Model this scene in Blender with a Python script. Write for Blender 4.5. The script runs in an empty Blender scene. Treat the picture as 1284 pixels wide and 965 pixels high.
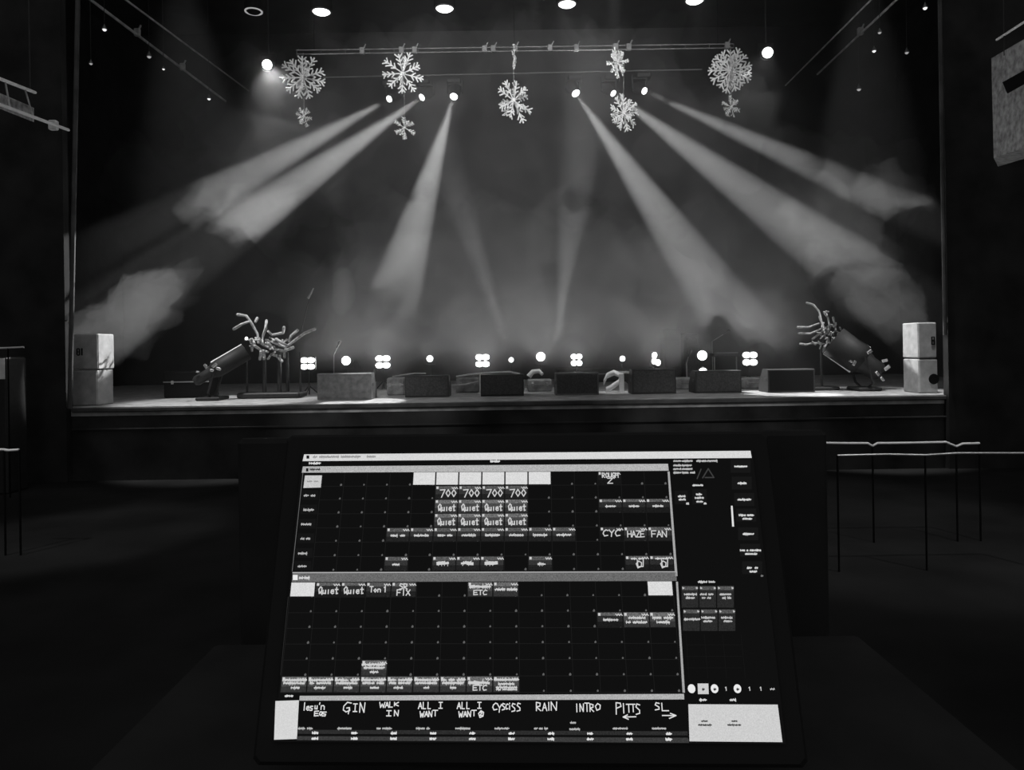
import bpy, math, random
from mathutils import Vector, Matrix
random.seed(7)
F = 927.3
CAM = Vector((0.0, 0.0, 1.73))
ROLL = math.radians(0.85)
RV = Vector((math.cos(ROLL), 0, -math.sin(ROLL)))
UV = Vector((math.sin(ROLL), 0, math.cos(ROLL)))
FV = Vector((0, 1, 0))
def P(px, py, D):
    """world point seen at photo pixel (px,py) at distance D in front of the camera"""
    return CAM + D * (FV + (px - 642) / F * RV + (436 - py) / F * UV)
def px2m(n, D): return n * D / F
def L(v):
    c = v / 255.0
    return c / 12.92 if c <= .04045 else ((c + .055) / 1.055) ** 2.4
C = bpy.context.scene.collection
SC = bpy.context.scene
STAGE = 1.0

# ---------------------------------------------------------------- materials
def principled(name, col, rough=.6, metal=0, spec=.5, var=0.0, scale=8.0, bump=0.0):
    m = bpy.data.materials.new(name); m.use_nodes = True
    nt = m.node_tree; b = nt.nodes['Principled BSDF']
    c = col if isinstance(col, tuple) else (col, col, col)
    b.inputs['Base Color'].default_value = (*c, 1)
    b.inputs['Roughness'].default_value = rough
    b.inputs['Metallic'].default_value = metal
    b.inputs['Specular IOR Level'].default_value = spec
    if var or bump:
        tc = nt.nodes.new('ShaderNodeTexCoord'); n = nt.nodes.new('ShaderNodeTexNoise')
        n.inputs['Scale'].default_value = scale; n.inputs['Detail'].default_value = 4
        nt.links.new(tc.outputs['Object'], n.inputs['Vector'])
        if var:
            r = nt.nodes.new('ShaderNodeValToRGB')
            r.color_ramp.elements[0].position = .3; r.color_ramp.elements[1].position = .7
            r.color_ramp.elements[0].color = (*[x * (1 - var) for x in c], 1)
            r.color_ramp.elements[1].color = (*[min(1, x * (1 + var)) for x in c], 1)
            nt.links.new(n.outputs['Fac'], r.inputs['Fac']); nt.links.new(r.outputs['Color'], b.inputs['Base Color'])
        if bump:
            bp = nt.nodes.new('ShaderNodeBump'); bp.inputs['Strength'].default_value = bump
            nt.links.new(n.outputs['Fac'], bp.inputs['Height']); nt.links.new(bp.outputs['Normal'], b.inputs['Normal'])
    return m
def emis(name, v, sample=False, noise=0.0, scale=400):
    m = bpy.data.materials.new(name); m.use_nodes = True
    nt = m.node_tree; nt.nodes.remove(nt.nodes['Principled BSDF'])
    e = nt.nodes.new('ShaderNodeEmission'); e.inputs['Strength'].default_value = v
    nt.links.new(e.outputs[0], nt.nodes['Material Output'].inputs['Surface'])
    if noise:   # sub-pixel sparkle of the display panel
        tc = nt.nodes.new('ShaderNodeTexCoord'); n = nt.nodes.new('ShaderNodeTexNoise')
        n.inputs['Scale'].default_value = scale; n.inputs['Detail'].default_value = 1
        nt.links.new(tc.outputs['Object'], n.inputs['Vector'])
        mr = nt.nodes.new('ShaderNodeMapRange'); mr.inputs['From Min'].default_value = .3; mr.inputs['From Max'].default_value = .7
        mr.inputs['To Min'].default_value = v * (1 - noise); mr.inputs['To Max'].default_value = v * (1 + noise)
        nt.links.new(n.outputs['Fac'], mr.inputs['Value']); nt.links.new(mr.outputs[0], e.inputs['Strength'])
    try: m.cycles.emission_sampling = 'AUTO' if sample else 'NONE'
    except Exception: pass
    return m
M = dict(
    black=principled('black_drape', .035, .95, spec=.05, var=.3, scale=2),
    wallb=principled('painted_dark_wall', .055, .95, spec=.05, var=.25, scale=1.5),
    deck=principled('stage_floor_paint', .42, .6, spec=.3, var=.35, scale=5, bump=.05),
    lip=principled('stage_fascia', .04, .9, spec=.05, var=.5, scale=1.6),
    hall=principled('hall_floor', .022, .95, spec=.02, var=.3, scale=1),
    trim=principled('worn_grey_trim', .07, .7, var=.5, scale=3),
    metal=principled('brushed_steel', .45, .4, metal=.8, var=.2, scale=20),
    trusspipe=principled('truss_pipe', .17, .6, var=.4, scale=5),
    greycab=principled('grey_cabinet_paint', .17, .8, var=.3, scale=14), kitcab=principled('scuffed_grey_case', .30, .7, var=.4, scale=9),
    branchw=principled('branch_white', .5, .75, var=.45, scale=22, bump=.3),
    dimpipe=principled('dull_pipe', .16, .6),
    pipe=principled('grey_pipe', .55, .5, metal=.3, var=.4, scale=6),
    dark=principled('dark_metal', .03, .5, metal=.2, var=.2, scale=20),
    cab=principled('cabinet_paint', .03, .7, var=.3, scale=20, bump=.1),
    grille=principled('grille_cloth', .06, .8, var=.4, scale=40, bump=.3),
    greyc=principled('pale_cabinet', .42, .75, var=.2, scale=8),
    ink=principled('black_print', .008, .9, spec=.03),
    snow=principled('snowflake_foam', .88, .7, var=.1, scale=10),
    chrome=principled('polished_clamp', .75, .25, metal=1.0),
    cable=principled('cable_rubber', .03, .6),
    wood=principled('riser_top', .3, .6, var=.3, scale=6),
    desk=principled('desk_top', .027, .8, spec=.1, var=.2),
    bezel=principled('black_plastic', .024, .7, spec=.05),
    lens=emis('lit_lens', 6.0), lens_dim=emis('half_lit_lens', 1.2), lens_off=principled('unlit_lens', .25, .15),
    halo=emis('rim_and_bulb_glow', .35),
)
# ---------------------------------------------------------------- mesh helper
class MB:
    def __init__(s): s.v = []; s.f = []; s.sm = []
    def add(s, vs, fs, smooth=False):
        o = len(s.v); s.v += [Vector(v) for v in vs]
        for f in fs: s.f.append([i + o for i in f]); s.sm.append(smooth)
        return s
    def box(s, c, d, rot=None, bev=0.0):
        c = Vector(c); hx, hy, hz = [x / 2 for x in d]
        R = rot if rot is not None else Matrix.Identity(3)
        if bev <= 0:
            vs = [c + R @ Vector((x * hx, y * hy, z * hz)) for z in (-1, 1) for x, y in ((-1, -1), (1, -1), (1, 1), (-1, 1))]
            return s.add(vs, [(3, 2, 1, 0), (4, 5, 6, 7), (0, 1, 5, 4), (1, 2, 6, 5), (2, 3, 7, 6), (3, 0, 4, 7)])
        b = min(bev, hx * .9, hy * .9, hz * .9)   # octagonal section along z with chamfered ends
        def ring(z, q):
            x, y = hx - q, hy - q
            return [(-x + b, -y, z), (x - b, -y, z), (x, -y + b, z), (x, y - b, z), (x - b, y, z), (-x + b, y, z), (-x, y - b, z), (-x, -y + b, z)]
        rs = [ring(-hz, b * .7), ring(-hz + b, 0), ring(hz - b, 0), ring(hz, b * .7)]
        vs = [c + R @ Vector(p) for r in rs for p in r]
        fs = [tuple(range(7, -1, -1)), tuple(range(24, 32))]
        for k in range(3):
            for i in range(8): fs.append((k*8+i, k*8+(i+1) % 8, (k+1)*8+(i+1) % 8, (k+1)*8+i))
        return s.add(vs, fs)
    def tube(s, p0, p1, r0, r1=None, n=8, cap=True):
        p0 = Vector(p0); p1 = Vector(p1); r1 = r0 if r1 is None else r1
        d = p1 - p0
        if d.length < 1e-6: return s
        q = d.to_track_quat('Z', 'Y').to_matrix(); vs = []
        for p, r in ((p0, r0), (p1, r1)):
            for i in range(n):
                a = 2 * math.pi * i / n; vs.append(p + q @ Vector((math.cos(a) * r, math.sin(a) * r, 0)))
        s.add(vs, [(i, (i+1) % n, n + (i+1) % n, n + i) for i in range(n)], True)
        if cap: s.add(vs[:n], [tuple(range(n-1, -1, -1))]); s.add(vs[n:], [tuple(range(n))])
        return s
    def path(s, pts, r0, r1=None, n=7):
        r1 = r0 if r1 is None else r1; pts = [Vector(p) for p in pts]; N = len(pts)
        rings = []
        for k, p in enumerate(pts):
            d = (pts[min(k+1, N-1)] - pts[max(k-1, 0)]).normalized(); q = d.to_track_quat('Z', 'Y').to_matrix()
            r = r0 + (r1 - r0) * k / max(1, N-1)
            rings.append([p + q @ Vector((math.cos(2*math.pi*i/n) * r, math.sin(2*math.pi*i/n) * r, 0)) for i in range(n)])
        vs = [v for r in rings for v in r]; fs = []
        for k in range(N-1):
            for i in range(n): fs.append((k*n+i, k*n+(i+1) % n, (k+1)*n+(i+1) % n, (k+1)*n+i))
        s.add(vs, fs, True); s.add(rings[0], [tuple(range(n-1, -1, -1))]); s.add(rings[-1], [tuple(range(n))]); return s
    def lathe(s, o, axis, prof, n=20):
        """prof: list of (distance along axis, radius)"""
        o = Vector(o); q = Vector(axis).normalized().to_track_quat('Z', 'Y').to_matrix(); vs = []
        for h, r in prof:
            for i in range(n):
                a = 2*math.pi*i/n; vs.append(o + q @ Vector((math.cos(a)*r, math.sin(a)*r, h)))
        fs = [(k*n+i, k*n+(i+1) % n, (k+1)*n+(i+1) % n, (k+1)*n+i) for k in range(len(prof)-1) for i in range(n)]
        s.add(vs, fs, True)
        s.add(vs[:n], [tuple(range(n-1, -1, -1))]); s.add(vs[-n:], [tuple(range(n))]); return s
    def build(s, name, mat, parent=None, origin=None):
        me = bpy.data.meshes.new(name)
        og = Vector(origin) if origin is not None else (Vector(parent['_o']) if parent is not None and '_o' in parent else Vector((0, 0, 0)))
        me.from_pydata([v - og for v in s.v], [], s.f); me.validate()
        if len(me.polygons) == len(s.sm):
            me.polygons.foreach_set('use_smooth', s.sm)
        me.materials.append(M[mat] if isinstance(mat, str) else mat); me.update()
        o = bpy.data.objects.new(name, me); C.objects.link(o)
        if parent is not None:
            o.parent = parent
            if parent.type == 'MESH': o.location = og * 0
        elif origin is not None: o.location = og
        return o
TMP = []
def empty(name, loc, label, cat, group=None):
    o = bpy.data.objects.new(name, None); C.objects.link(o); o.location = loc; o.empty_display_size = .1
    o['_o'] = list(loc); TMP.append(o); o['label'] = label; o['category'] = cat
    if group: o['group'] = group
    return o
def sub(mb, name, mat, part, root): # a sub-part: child of a part that belongs to root
    o = mb.build(name, mat, None, None)
    og = Vector(root['_o'])
    for v in o.data.vertices: v.co = v.co - og
    o.parent = part; return o
def tag(o, label, cat, group=None):
    o['label'] = label; o['category'] = cat
    if group: o['group'] = group
    return o
def struct(name, mb, mat):
    o = mb.build(name, mat); o['kind'] = 'structure'; return o

# ---------------------------------------------------------------- camera
cam = bpy.data.cameras.new('camera'); co = bpy.data.objects.new('camera', cam); C.objects.link(co)
cam.sensor_width = 36; cam.lens = 36 * F / 1284; cam.shift_y = -(482.5 - 436) / 1284; cam.clip_end = 200; cam.clip_start = .02
mw = Matrix(((RV.x, UV.x, -FV.x, CAM.x), (RV.y, UV.y, -FV.y, CAM.y), (RV.z, UV.z, -FV.z, CAM.z), (0, 0, 0, 1)))
co.matrix_world = mw; SC.camera = co

# ---------------------------------------------------------------- setting
DF = 10.15      # stage front edge distance
DB = 17.0       # back wall
XL, XR = P(88, 436, DF).x, P(1183, 436, DF).x
TOP = 9.0
struct('floor', MB().box((0, 3.5, -.05), (24, 13.2, .1)), 'hall')
struct('floor_stage', MB().box((0, (DF+DB)/2, STAGE-.06), (18, DB-DF, .12)), 'deck')
struct('wall_stage_fascia', MB().box((0, DF+.06, STAGE/2-.07), (18, .1, STAGE-.02)), 'lip')
struct('trim_1', MB().box((0, DF-.02, STAGE-.035), (XR-XL+.1, .06, .06), bev=.012), 'trim')
struct('trim_2', MB().box((0, DF-.03, STAGE-.30), (XR-XL+.1, .022, .025), bev=.005), 'lip')
struct('wall_back', MB().box((0, DB+.1, 4.5), (20, .1, 9.2)), 'black')
struct('wall_left', MB().box((-9, DF+3.4, 4.5), (.1, 7.2, 9.2)), 'black')
struct('wall_right', MB().box((9, DF+3.4, 4.5), (.1, 7.2, 9.2)), 'black')
struct('ceiling', MB().box((0, DF+3.4, TOP+.1), (18.2, 7.2, .1)), 'black')
struct('wall_front_left', MB().box(((XL-12)/2, DF-.05, 4.5), (12+XL, .12, 9.2)), 'black')
struct('wall_front_right', MB().box(((XR+12)/2, DF-.05, 4.5), (12-XR, .12, 9.2)), 'black')
struct('wall_hall_left', MB().box((-12.1, 3.5, 4.5), (.2, 13.2, 9.2)), 'wallb')
struct('wall_hall_right', MB().box((12.1, 3.5, 4.5), (.2, 13.2, 9.2)), 'wallb')
# proscenium edge strips (slightly out of plumb, as in the photo)
def strip(name, a, b, w, mat):
    mb = MB(); mb.tube(a, b, w, n=6); return struct(name, mb, mat)
strip('trim_3', P(87.5, 512, DF-.14), P(98, -20, DF-.14), .03, 'trim')
strip('trim_4', P(1185, 420, DF-.14), P(1178, -20, DF-.14), .025, 'trim')

# ---------------------------------------------------------------- haze
from mathutils import noise as mnoise
def smoke_mat(name, dens, g=.45):
    m = bpy.data.materials.new(name); m.use_nodes = True; nt = m.node_tree
    nt.nodes.remove(nt.nodes['Principled BSDF'])
    vs = nt.nodes.new('ShaderNodeVolumeScatter'); vs.inputs['Color'].default_value = (1, 1, 1, 1); vs.inputs['Anisotropy'].default_value = g
    vs.inputs['Density'].default_value = dens
    nt.links.new(vs.outputs[0], nt.nodes['Material Output'].inputs['Volume']); return m
YH0, YH1, ZH0, ZH1, XH = DF+.12, DB-.1, STAGE+.004, TOP-.1, 6.6
def haze():
    mb = MB().box((0, (YH0+YH1)/2, (ZH0+ZH1)/2), (2*XH, YH1-YH0, ZH1-ZH0))
    o = mb.build('stage_haze', smoke_mat('thin_haze', BASE))
    tag(o, 'thin even haze filling the whole stage', 'haze'); o['kind'] = 'stuff'
def cloud(px, py, D, r, dens, label, seed, rough=.35, freq=1.3, sub=5, tilt=0):
    """billow of denser smoke: a lumpy closed body, ragged at its rim"""
    import bmesh
    bm = bmesh.new(); bmesh.ops.create_icosphere(bm, subdivisions=sub, radius=1.0)
    c = P(px, py, D); off = Vector((seed*3.7, seed*1.3, seed*2.1)); R = Matrix.Rotation(tilt, 3, 'Y')
    for v in bm.verts:
        d = v.co.normalized(); q = R @ Vector((d.x*r[0], d.y*r[1], d.z*r[2]))
        n = mnoise.fractal(q*freq+off, .75, 2.1, 6); w = mnoise.noise_vector(q*freq*2.3+off)*.10*rough
        p = c + q*(1+rough*n) + w*min(r)*2
        p.x = max(-XH+.02, min(XH-.02, p.x)); p.y = max(YH0+.02, min(YH1-.02, p.y)); p.z = max(ZH0+.02, min(ZH1-.02, p.z))
        v.co = p
    me = bpy.data.meshes.new('smoke_cloud'); bm.to_mesh(me); bm.free()
    for pl in me.polygons: pl.use_smooth = True
    me.materials.append(smoke_mat('smoke', dens)); o = bpy.data.objects.new('smoke_cloud', me); C.objects.link(o)
    tag(o, label, 'smoke'); o['kind'] = 'stuff'
BASE = .018
CLOUDS = [
    (155, 400, 10.95, (1.25, .55, .5), .20, 'low smoke bank lit by the left beam beside the pale loudspeakers', 2, .4, 1.6, 6, -.55),
    (1105, 380, 10.95, (.75, .55, .45), .10, 'low smoke bank lit by the right beam beside the pale loudspeakers', 7, .4, 1.8, 6, .7),
    (640, 345, 13.2, (3.0, 1.2, .8), .03, 'broad low smoke bank hanging over the row of lamps', 9, .4, 1.1, 6, 0),
    (430, 362, 13.0, (.20, .4, .42), .35, 'small upright puff of bright smoke above the round lamp over the broad grey wedge', 14, .3, 2.0, 5, .1),
    (330, 262, 12.4, (.85, 1.0, .42), .12, 'thicker curl of smoke where the two left beams spread out', 11, .5, 1.9, 6, -.5),
    (1040, 285, 12.0, (.9, .9, .45), .11, 'thicker curl of smoke where the middle right-hand beam spreads out', 12, .5, 1.9, 6, .6),
]
def keep_largest(me):
    import bmesh
    bm = bmesh.new(); bm.from_mesh(me); bm.verts.ensure_lookup_table(); seen = set(); best = []
    for v in bm.verts:
        if v.index in seen: continue
        st = [v]; seen.add(v.index); comp = []
        while st:
            a = st.pop(); comp.append(a)
            for e in a.link_edges:
                b = e.other_vert(a)
                if b.index not in seen: seen.add(b.index); st.append(b)
        if len(comp) > len(best): best = comp
    keep = set(v.index for v in best); bmesh.ops.delete(bm, geom=[v for v in bm.verts if v.index not in keep], context='VERTS')
    bm.to_mesh(me); bm.free(); return me
def merged_cloud(parts, dens, label, seed, amp=.34, freq=1.2, vox=.13):
    """one large body of smoke: ellipsoids fused into one skin, then roughened"""
    import bmesh
    bm = bmesh.new()
    for (px, py, D, r) in parts:
        g = bmesh.ops.create_icosphere(bm, subdivisions=3, radius=1.0); c = P(px, py, D)
        for v in g['verts']: v.co = c + Vector((v.co.x*r[0], v.co.y*r[1], v.co.z*r[2]))
    me = bpy.data.meshes.new('tmp'); bm.to_mesh(me); bm.free()
    t = bpy.data.objects.new('tmp', me); C.objects.link(t)
    rm = t.modifiers.new('r', 'REMESH'); rm.mode = 'VOXEL'; rm.voxel_size = vox
    bpy.context.view_layer.update()
    ev = t.evaluated_get(bpy.context.evaluated_depsgraph_get()); m2 = bpy.data.meshes.new_from_object(ev)
    bpy.data.objects.remove(t); m2.name = 'smoke_cloud'; off = Vector((seed*3.1, seed*1.7, seed*.9))
    ns = [v.normal.copy() for v in m2.vertices]
    for v, n in zip(m2.vertices, ns):
        q = v.co.copy(); p = q + n*amp*2*mnoise.fractal(q*freq+off, .6, 2.1, 5) + mnoise.noise_vector(q*freq*2+off)*amp*.45
        p.x = max(-XH+.02, min(XH-.02, p.x)); p.y = max(YH0+.02, min(YH1-.02, p.y)); p.z = max(ZH0+.02, min(ZH1-.02, p.z))
        v.co = p
    t = bpy.data.objects.new('tmp', m2); C.objects.link(t)      # fuse again so no folded skin is left
    rm = t.modifiers.new('r', 'REMESH'); rm.mode = 'VOXEL'; rm.voxel_size = vox*.6
    bpy.context.view_layer.update()
    m3 = bpy.data.meshes.new_from_object(t.evaluated_get(bpy.context.evaluated_depsgraph_get())); bpy.data.objects.remove(t)
    m2 = keep_largest(m3); m2.name = 'smoke_cloud'
    for pl in m2.polygons: pl.use_smooth = True
    m2.materials.clear(); m2.materials.append(smoke_mat('smoke', dens)); o = bpy.data.objects.new('smoke_cloud', m2); C.objects.link(o)
    tag(o, label, 'smoke'); o['kind'] = 'stuff'
merged_cloud([(640, 150, 14.0, (4.2, 1.9, 1.7)), (430, 190, 13.6, (1.5, 1.6, 1.0)), (350, 235, 12.8, (1.15, 1.3, .68)), (290, 262, 12.2, (.72, 1.0, .40)),
              (880, 200, 13.4, (1.7, 1.6, 1.1)), (1000, 265, 12.4, (1.25, 1.3, .75)), (1060, 235, 12.0, (1.1, 1.1, .6)), (1125, 258, 11.4, (.75, .9, .32)), (1050, 330, 11.8, (.8, .8, .4)),
              (600, 330, 13.2, (2.6, 1.7, 1.4)), (820, 340, 13.0, (2.2, 1.6, 1.2)), (640, 420, 12.9, (3.6, 1.6, .7)), (420, 360, 12.6, (1.0, .9, .7)),
              (960, 375, 12.8, (1.25, 1.2, .75)), (325, 150, 13.6, (1.1, 1.2, 1.0)), (215, 235, 12.6, (1.15, 1.1, .42))],
             .12, 'main body of smoke hanging around the beams over the middle of the stage, ragged at its edges', 3)
haze()
for a in CLOUDS: cloud(*a)

# ---------------------------------------------------------------- lights
def spot(name, a, b, power, deg, blend=.25, rad=.03, falloff='Linear', smooth=0):
    l = bpy.data.lights.new(name, 'SPOT'); l.energy = power; l.spot_size = math.radians(deg); l.spot_blend = blend; l.shadow_soft_size = rad
    o = bpy.data.objects.new(name, l); C.objects.link(o); o.location = a
    o.rotation_euler = (Vector(b) - Vector(a)).to_track_quat('-Z', 'Y').to_euler()
    if falloff != 'Quadratic' or smooth:
        l.use_nodes = True; nt = l.node_tree; e = nt.nodes['Emission']
        f = nt.nodes.new('ShaderNodeLightFalloff'); f.inputs['Strength'].default_value = 1.0; f.inputs['Smooth'].default_value = smooth
        nt.links.new(f.outputs[falloff], e.inputs['Strength'])
    return o

# ---------------------------------------------------------------- flown bars
def bar(name, a, b, r, label, clamps=(), mat='pipe', chord=None, group=None):
    root = empty(name, (Vector(a)+Vector(b))/2, label, 'pipe', group)
    MB().tube(a, b, r, n=8).build('tube', mat, root)
    if chord is not None:
        off = Vector(chord); MB().tube(Vector(a)+off, Vector(b)+off, r, n=8).build('tube', mat, root)
        N = 18
        for k in range(N+1):
            p = Vector(a).lerp(Vector(b), k/N); MB().tube(p, p+off, r*.5, n=5).build('rung', mat, root)
    for t in clamps:
        p = Vector(a).lerp(Vector(b), t)
        MB().box(p + Vector((0, 0, .04)), (.09, .07, .12), bev=.01).tube(p + Vector((.02, 0, .08)), p + Vector((.06, 0, .16)), .014, n=6).build('clamp', mat, root)
    return root
DS = 13.0   # snowflake truss
DH = 15.2   # moving-head pipe
bar('ladder_truss', P(372, 68, DS), P(920, 60, DS), .010, 'long double steel pipe the snowflakes hang from', (.15, .24, .27, .43, .45, .50, .58, .64, .73, .76, .985), chord=P(372, 63, DS)-P(372, 68, DS), mat='trusspipe')
bar('lighting_pipe', P(405, 97, DH), P(880, 87, DH), .014, 'thin faint steel pipe upstage carrying the six moving head lamps', (), 'dimpipe')
bar('side_pipe', P(106, -6, 10.9), P(283, 127, 15.2), .022, 'bright grey pipe running upstage at the left, the outer one', (.3, .62), group='side pipes')
bar('side_pipe', P(150, -6, 11.2), P(312, 114, 15.6), .016, 'fainter grey pipe running upstage at the left, nearer the snowflakes', (), group='side pipes')
bar('side_pipe', P(1096, -4, 10.9), P(985, 107, 15.4), .014, 'grey pipe running upstage at the right, the inner one beside the lit wash lamp', (), group='side pipes')
bar('side_pipe', P(1127, -3, 10.9), P(1025, 93, 14.6), .018, 'grey pipe running upstage at the right, the outer one above the small hanging lamps', (.4,), group='side pipes')
# suspension wires
def wire(px, y0, D, label):
    tag(MB().tube(P(px, y0, D), Vector((P(px, y0, D).x, P(px, y0, D).y, TOP+.04)), .005, n=5).build('suspension_wire', 'ink', None, P(px, y0, D)), label, 'wire', 'suspension wires of the double pipe')
wire(394, 62, DS, 'thin wire holding the left end of the double steel pipe')
wire(645, 58, DS, 'thin wire holding the middle of the double steel pipe')
wire(900, 55, DS, 'thin wire holding the right end of the double steel pipe')

# ---------------------------------------------------------------- snowflakes
def flake_mb(R, spokes, rng, th=.014, squash=1.0):
    mb = MB()
    for k in range(spokes):
        a = 2*math.pi*k/spokes + rng.uniform(-.07, .07); ln = R*rng.uniform(.86, 1.03)
        d = Vector((math.cos(a)*squash, rng.uniform(-.12, .12), math.sin(a)))
        pd = Vector((-math.sin(a), 0, math.cos(a)))
        mb.tube((0, 0, 0), d*ln, th*.75, th*.95, n=5)
        for t, tl in ((.40, .20), (.60, .24), (.80, .22)):
            for s in (-1, 1):
                b = d*ln*t; e = b + (d*.75 + pd*s*.75)*R*tl*rng.uniform(.8, 1.15) + Vector((0, rng.uniform(-.03, .03), 0))
                mb.tube(b, e, th, th*.8, n=5)
    return mb
def snowflake(px, py, D, Rpx, label, spokes=12, yaw=0, tilt=0, small=None, top=62, planes=2, seed=1, mat='snow'):
    rng = random.Random(seed); c = P(px, py, D); R = px2m(Rpx, D)
    root = empty('hanging_snowflake', c, label, 'snowflake', 'foam snowflakes hung from the pipe')
    Rm = Matrix.Rotation(yaw, 3, 'Z') @ Matrix.Rotation(tilt, 3, 'Y')
    for pl in range(planes):
        mb = flake_mb(R*(1 if pl == 0 else .8), spokes if pl == 0 else max(5, spokes//2+1), rng, th=R*.042)
        Rp = Rm @ Matrix.Rotation(math.pi/planes*pl + .15*pl, 3, 'Z')
        mb.v = [c + Rp @ v for v in mb.v]; mb.build('arms', mat, root)
    MB().lathe(c - Vector((0, R*.08, 0)), (0, 1, 0), [(0, R*.05), (R*.05, R*.11), (R*.11, R*.11), (R*.16, R*.05)], 12).build('hub', mat, root)
    MB().tube(c, P(px, top, D), .005, n=5).build('cord', 'metal', root)
    return root
snowflake(380, 97, DS, 29, 'large round snowflake hanging beside the lit lamp at the left end of the pipe', 11, .35, .1, seed=3, top=66)
snowflake(381, 146, DS, 13, 'faint small snowflake hanging under the leftmost large one', 6, .9, seed=4, top=97)
snowflake(505, 92, DS, 27, 'large bushy snowflake hanging between the two left beam lamps', 9, .1, .26, seed=5, top=66)
snowflake(507, 160, DS, 15, 'small snowflake hanging low in front of the left beams', 6, .3, .5, seed=6, top=92)
snowflake(645, 71, DS, 16, 'narrow edge-on snowflake at the top middle of the pipe', 6, 1.48, seed=7, planes=1)
snowflake(644, 126, DS, 29, 'large lumpy snowflake hanging in the middle of the stage', 8, .75, .3, seed=8, top=71)
snowflake(774, 78, DS, 19, 'narrow oval snowflake hanging directly above the tilted large one', 10, 1.05, seed=9)
snowflake(782, 142, DS, 25, 'tilted snowflake hanging over the start of a right-hand beam', 9, .6, .5, seed=10, top=78)
snowflake(916, 88, DS, 29, 'bright large starburst snowflake hanging near the right end of the pipe', 15, .05, .09, seed=11, top=58)
snowflake(917, 134, DS, 15, 'faint small snowflake hanging under the bright starburst one', 6, .5, .2, seed=12, top=88)

# ---------------------------------------------------------------- moving heads
def moving_head(px, py, D, target, label, lens=.07, lit='lens'):
    c = P(px, py, D); d = (Vector(target) - c).normalized()
    root = empty('moving_head_light', c, label, 'stage light', 'moving head lamps on the upstage pipe')
    top = c + Vector((0, .12, .34))
    MB().box(top, (.30, .24, .10), bev=.02).box(top + Vector((0, 0, .07)), (.10, .06, .06)).build('base', 'dark', root)
    body = c - d*.16
    yk = MB()
    for s in (-1, 1): yk.box((body.x + s*.15, body.y, (body.z+top.z)/2), (.03, .08, abs(top.z-body.z)+.05), bev=.008)
    yk.box((body.x, (body.y+top.y)/2, top.z-.055), (.33, .10, .03)); yk.build('yoke', 'dark', root)
    MB().lathe(c, -d, [(0.0, lens*1.15), (.06, lens*1.25), (.16, lens*1.6), (.26, lens*1.7), (.34, lens*1.2)], 18).build('head', 'dark', root)
    MB().lathe(c + d*.002, d, [(0, lens), (.012, lens*.8), (.018, lens*.4)], 18).build('lens', lit, root)
    return root
BEAMS = [  # lamp px, py, D, passes px,py,D, cone deg, power, lens radius, label
    (488, 124, DH, 225, 268, 11.4, 7.6, 2.9, .066, 'lit moving head lamp at the left end of the row, left of the bushy snowflake'),
    (529, 122, DH, 98, 425, 10.6, 9.2, 4.2, .07, 'lit moving head lamp just right of the bushy snowflake, throwing the broad left beam'),
    (569, 121, DH, 503, 345, 12.0, 9.0, 2.2, .08, 'lit moving head lamp throwing the steep beam left of the stage centre'),
    (722, 117, DH, 862, 318, 12.6, 9.6, 2.6, .085, 'lit moving head lamp nearest right of the stage centre'),
    (769, 117, DH, 1160, 405, 10.7, 9.2, 3.0, .066, 'lit moving head lamp peeking beside the cord above the tilted snowflake'),
    (808, 114, DH, 1188, 286, 10.5, 5.4, 3.3, .07, 'lit moving head lamp at the right end of the row, throwing the long narrow beam'),
]
for (px, py, D, qx, qy, QD, deg, pw, ln, lab) in BEAMS:
    a = P(px, py, D); b = P(qx, qy, QD); moving_head(px, py, D, a.lerp(b, .5) if False else b, lab, ln)
    d = (b-a).normalized()
    spot('beam_lamp', a + d*.03, b, pw*520, deg, .22, .045)

# round ceiling downlights
def downlight(px, py, D, rpx, lit, label):
    c = P(px, py, D); r = px2m(rpx, D)
    root = empty('hanging_downlight', c, label, 'downlight', 'round downlights over the stage')
    n = 24; mb = MB()
    prof = [(0, r*1.18), (.02, r*1.25), (.30, r*1.15), (.34, r*.6), (.36, .03)]
    mb.lathe(c, (0, 0, 1), prof, n).build('housing', 'ink', root)
    rg = MB(); q = 24
    vs = []; 
    for k in range(q):
        a = 2*math.pi*k/q
        for rr, zz in ((r*1.0, -.012), (r*1.22, -.012), (r*1.22, .0), (r*1.0, .0)): vs.append(c + Vector((math.cos(a)*rr, math.sin(a)*rr, zz)))
    fs = []
    for k in range(q):
        for j in range(4): fs.append((k*4+j, k*4+(j+1) % 4, ((k+1) % q)*4+(j+1) % 4, ((k+1) % q)*4+j))
    rg.add(vs, fs, True).build('rim', 'halo' if not lit else 'dark', root)  # rim of the unlit lamp emits, standing in for light on the ring
    MB().lathe(c - Vector((0, 0, .004)), (0, 0, -1), [(0, r*.97), (.02, r*.8), (.03, r*.3)], 20).build('lens', 'lens' if lit else 'ink', root)
    MB().tube(c + Vector((0, 0, .34)), (c.x, c.y, TOP+.04), .018, n=6).build('drop_rod', 'dark', root)
    if lit: spot('downlight_lamp', c - Vector((0, 0, .05)), c - Vector((0, -.2, 3)), 30, 26, .9, .08, 'Quadratic')
downlight(318, 14, 12.0, 9, False, 'unlit round downlight with a pale glowing ring at the upper left')
downlight(403, 14.5, 12.0, 11, True, 'lit round downlight above the leftmost large snowflake')
downlight(557.5, 10.5, 12.0, 11, True, 'lit round downlight above the bushy snowflake')
downlight(711, 5, 12.0, 11, True, 'lit round downlight right of the stage centre')
downlight(871, 0.5, 12.0, 11, True, 'lit round downlight at the top edge near the bright starburst snowflake')
bx = P(318, 14, 12.0)
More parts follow.
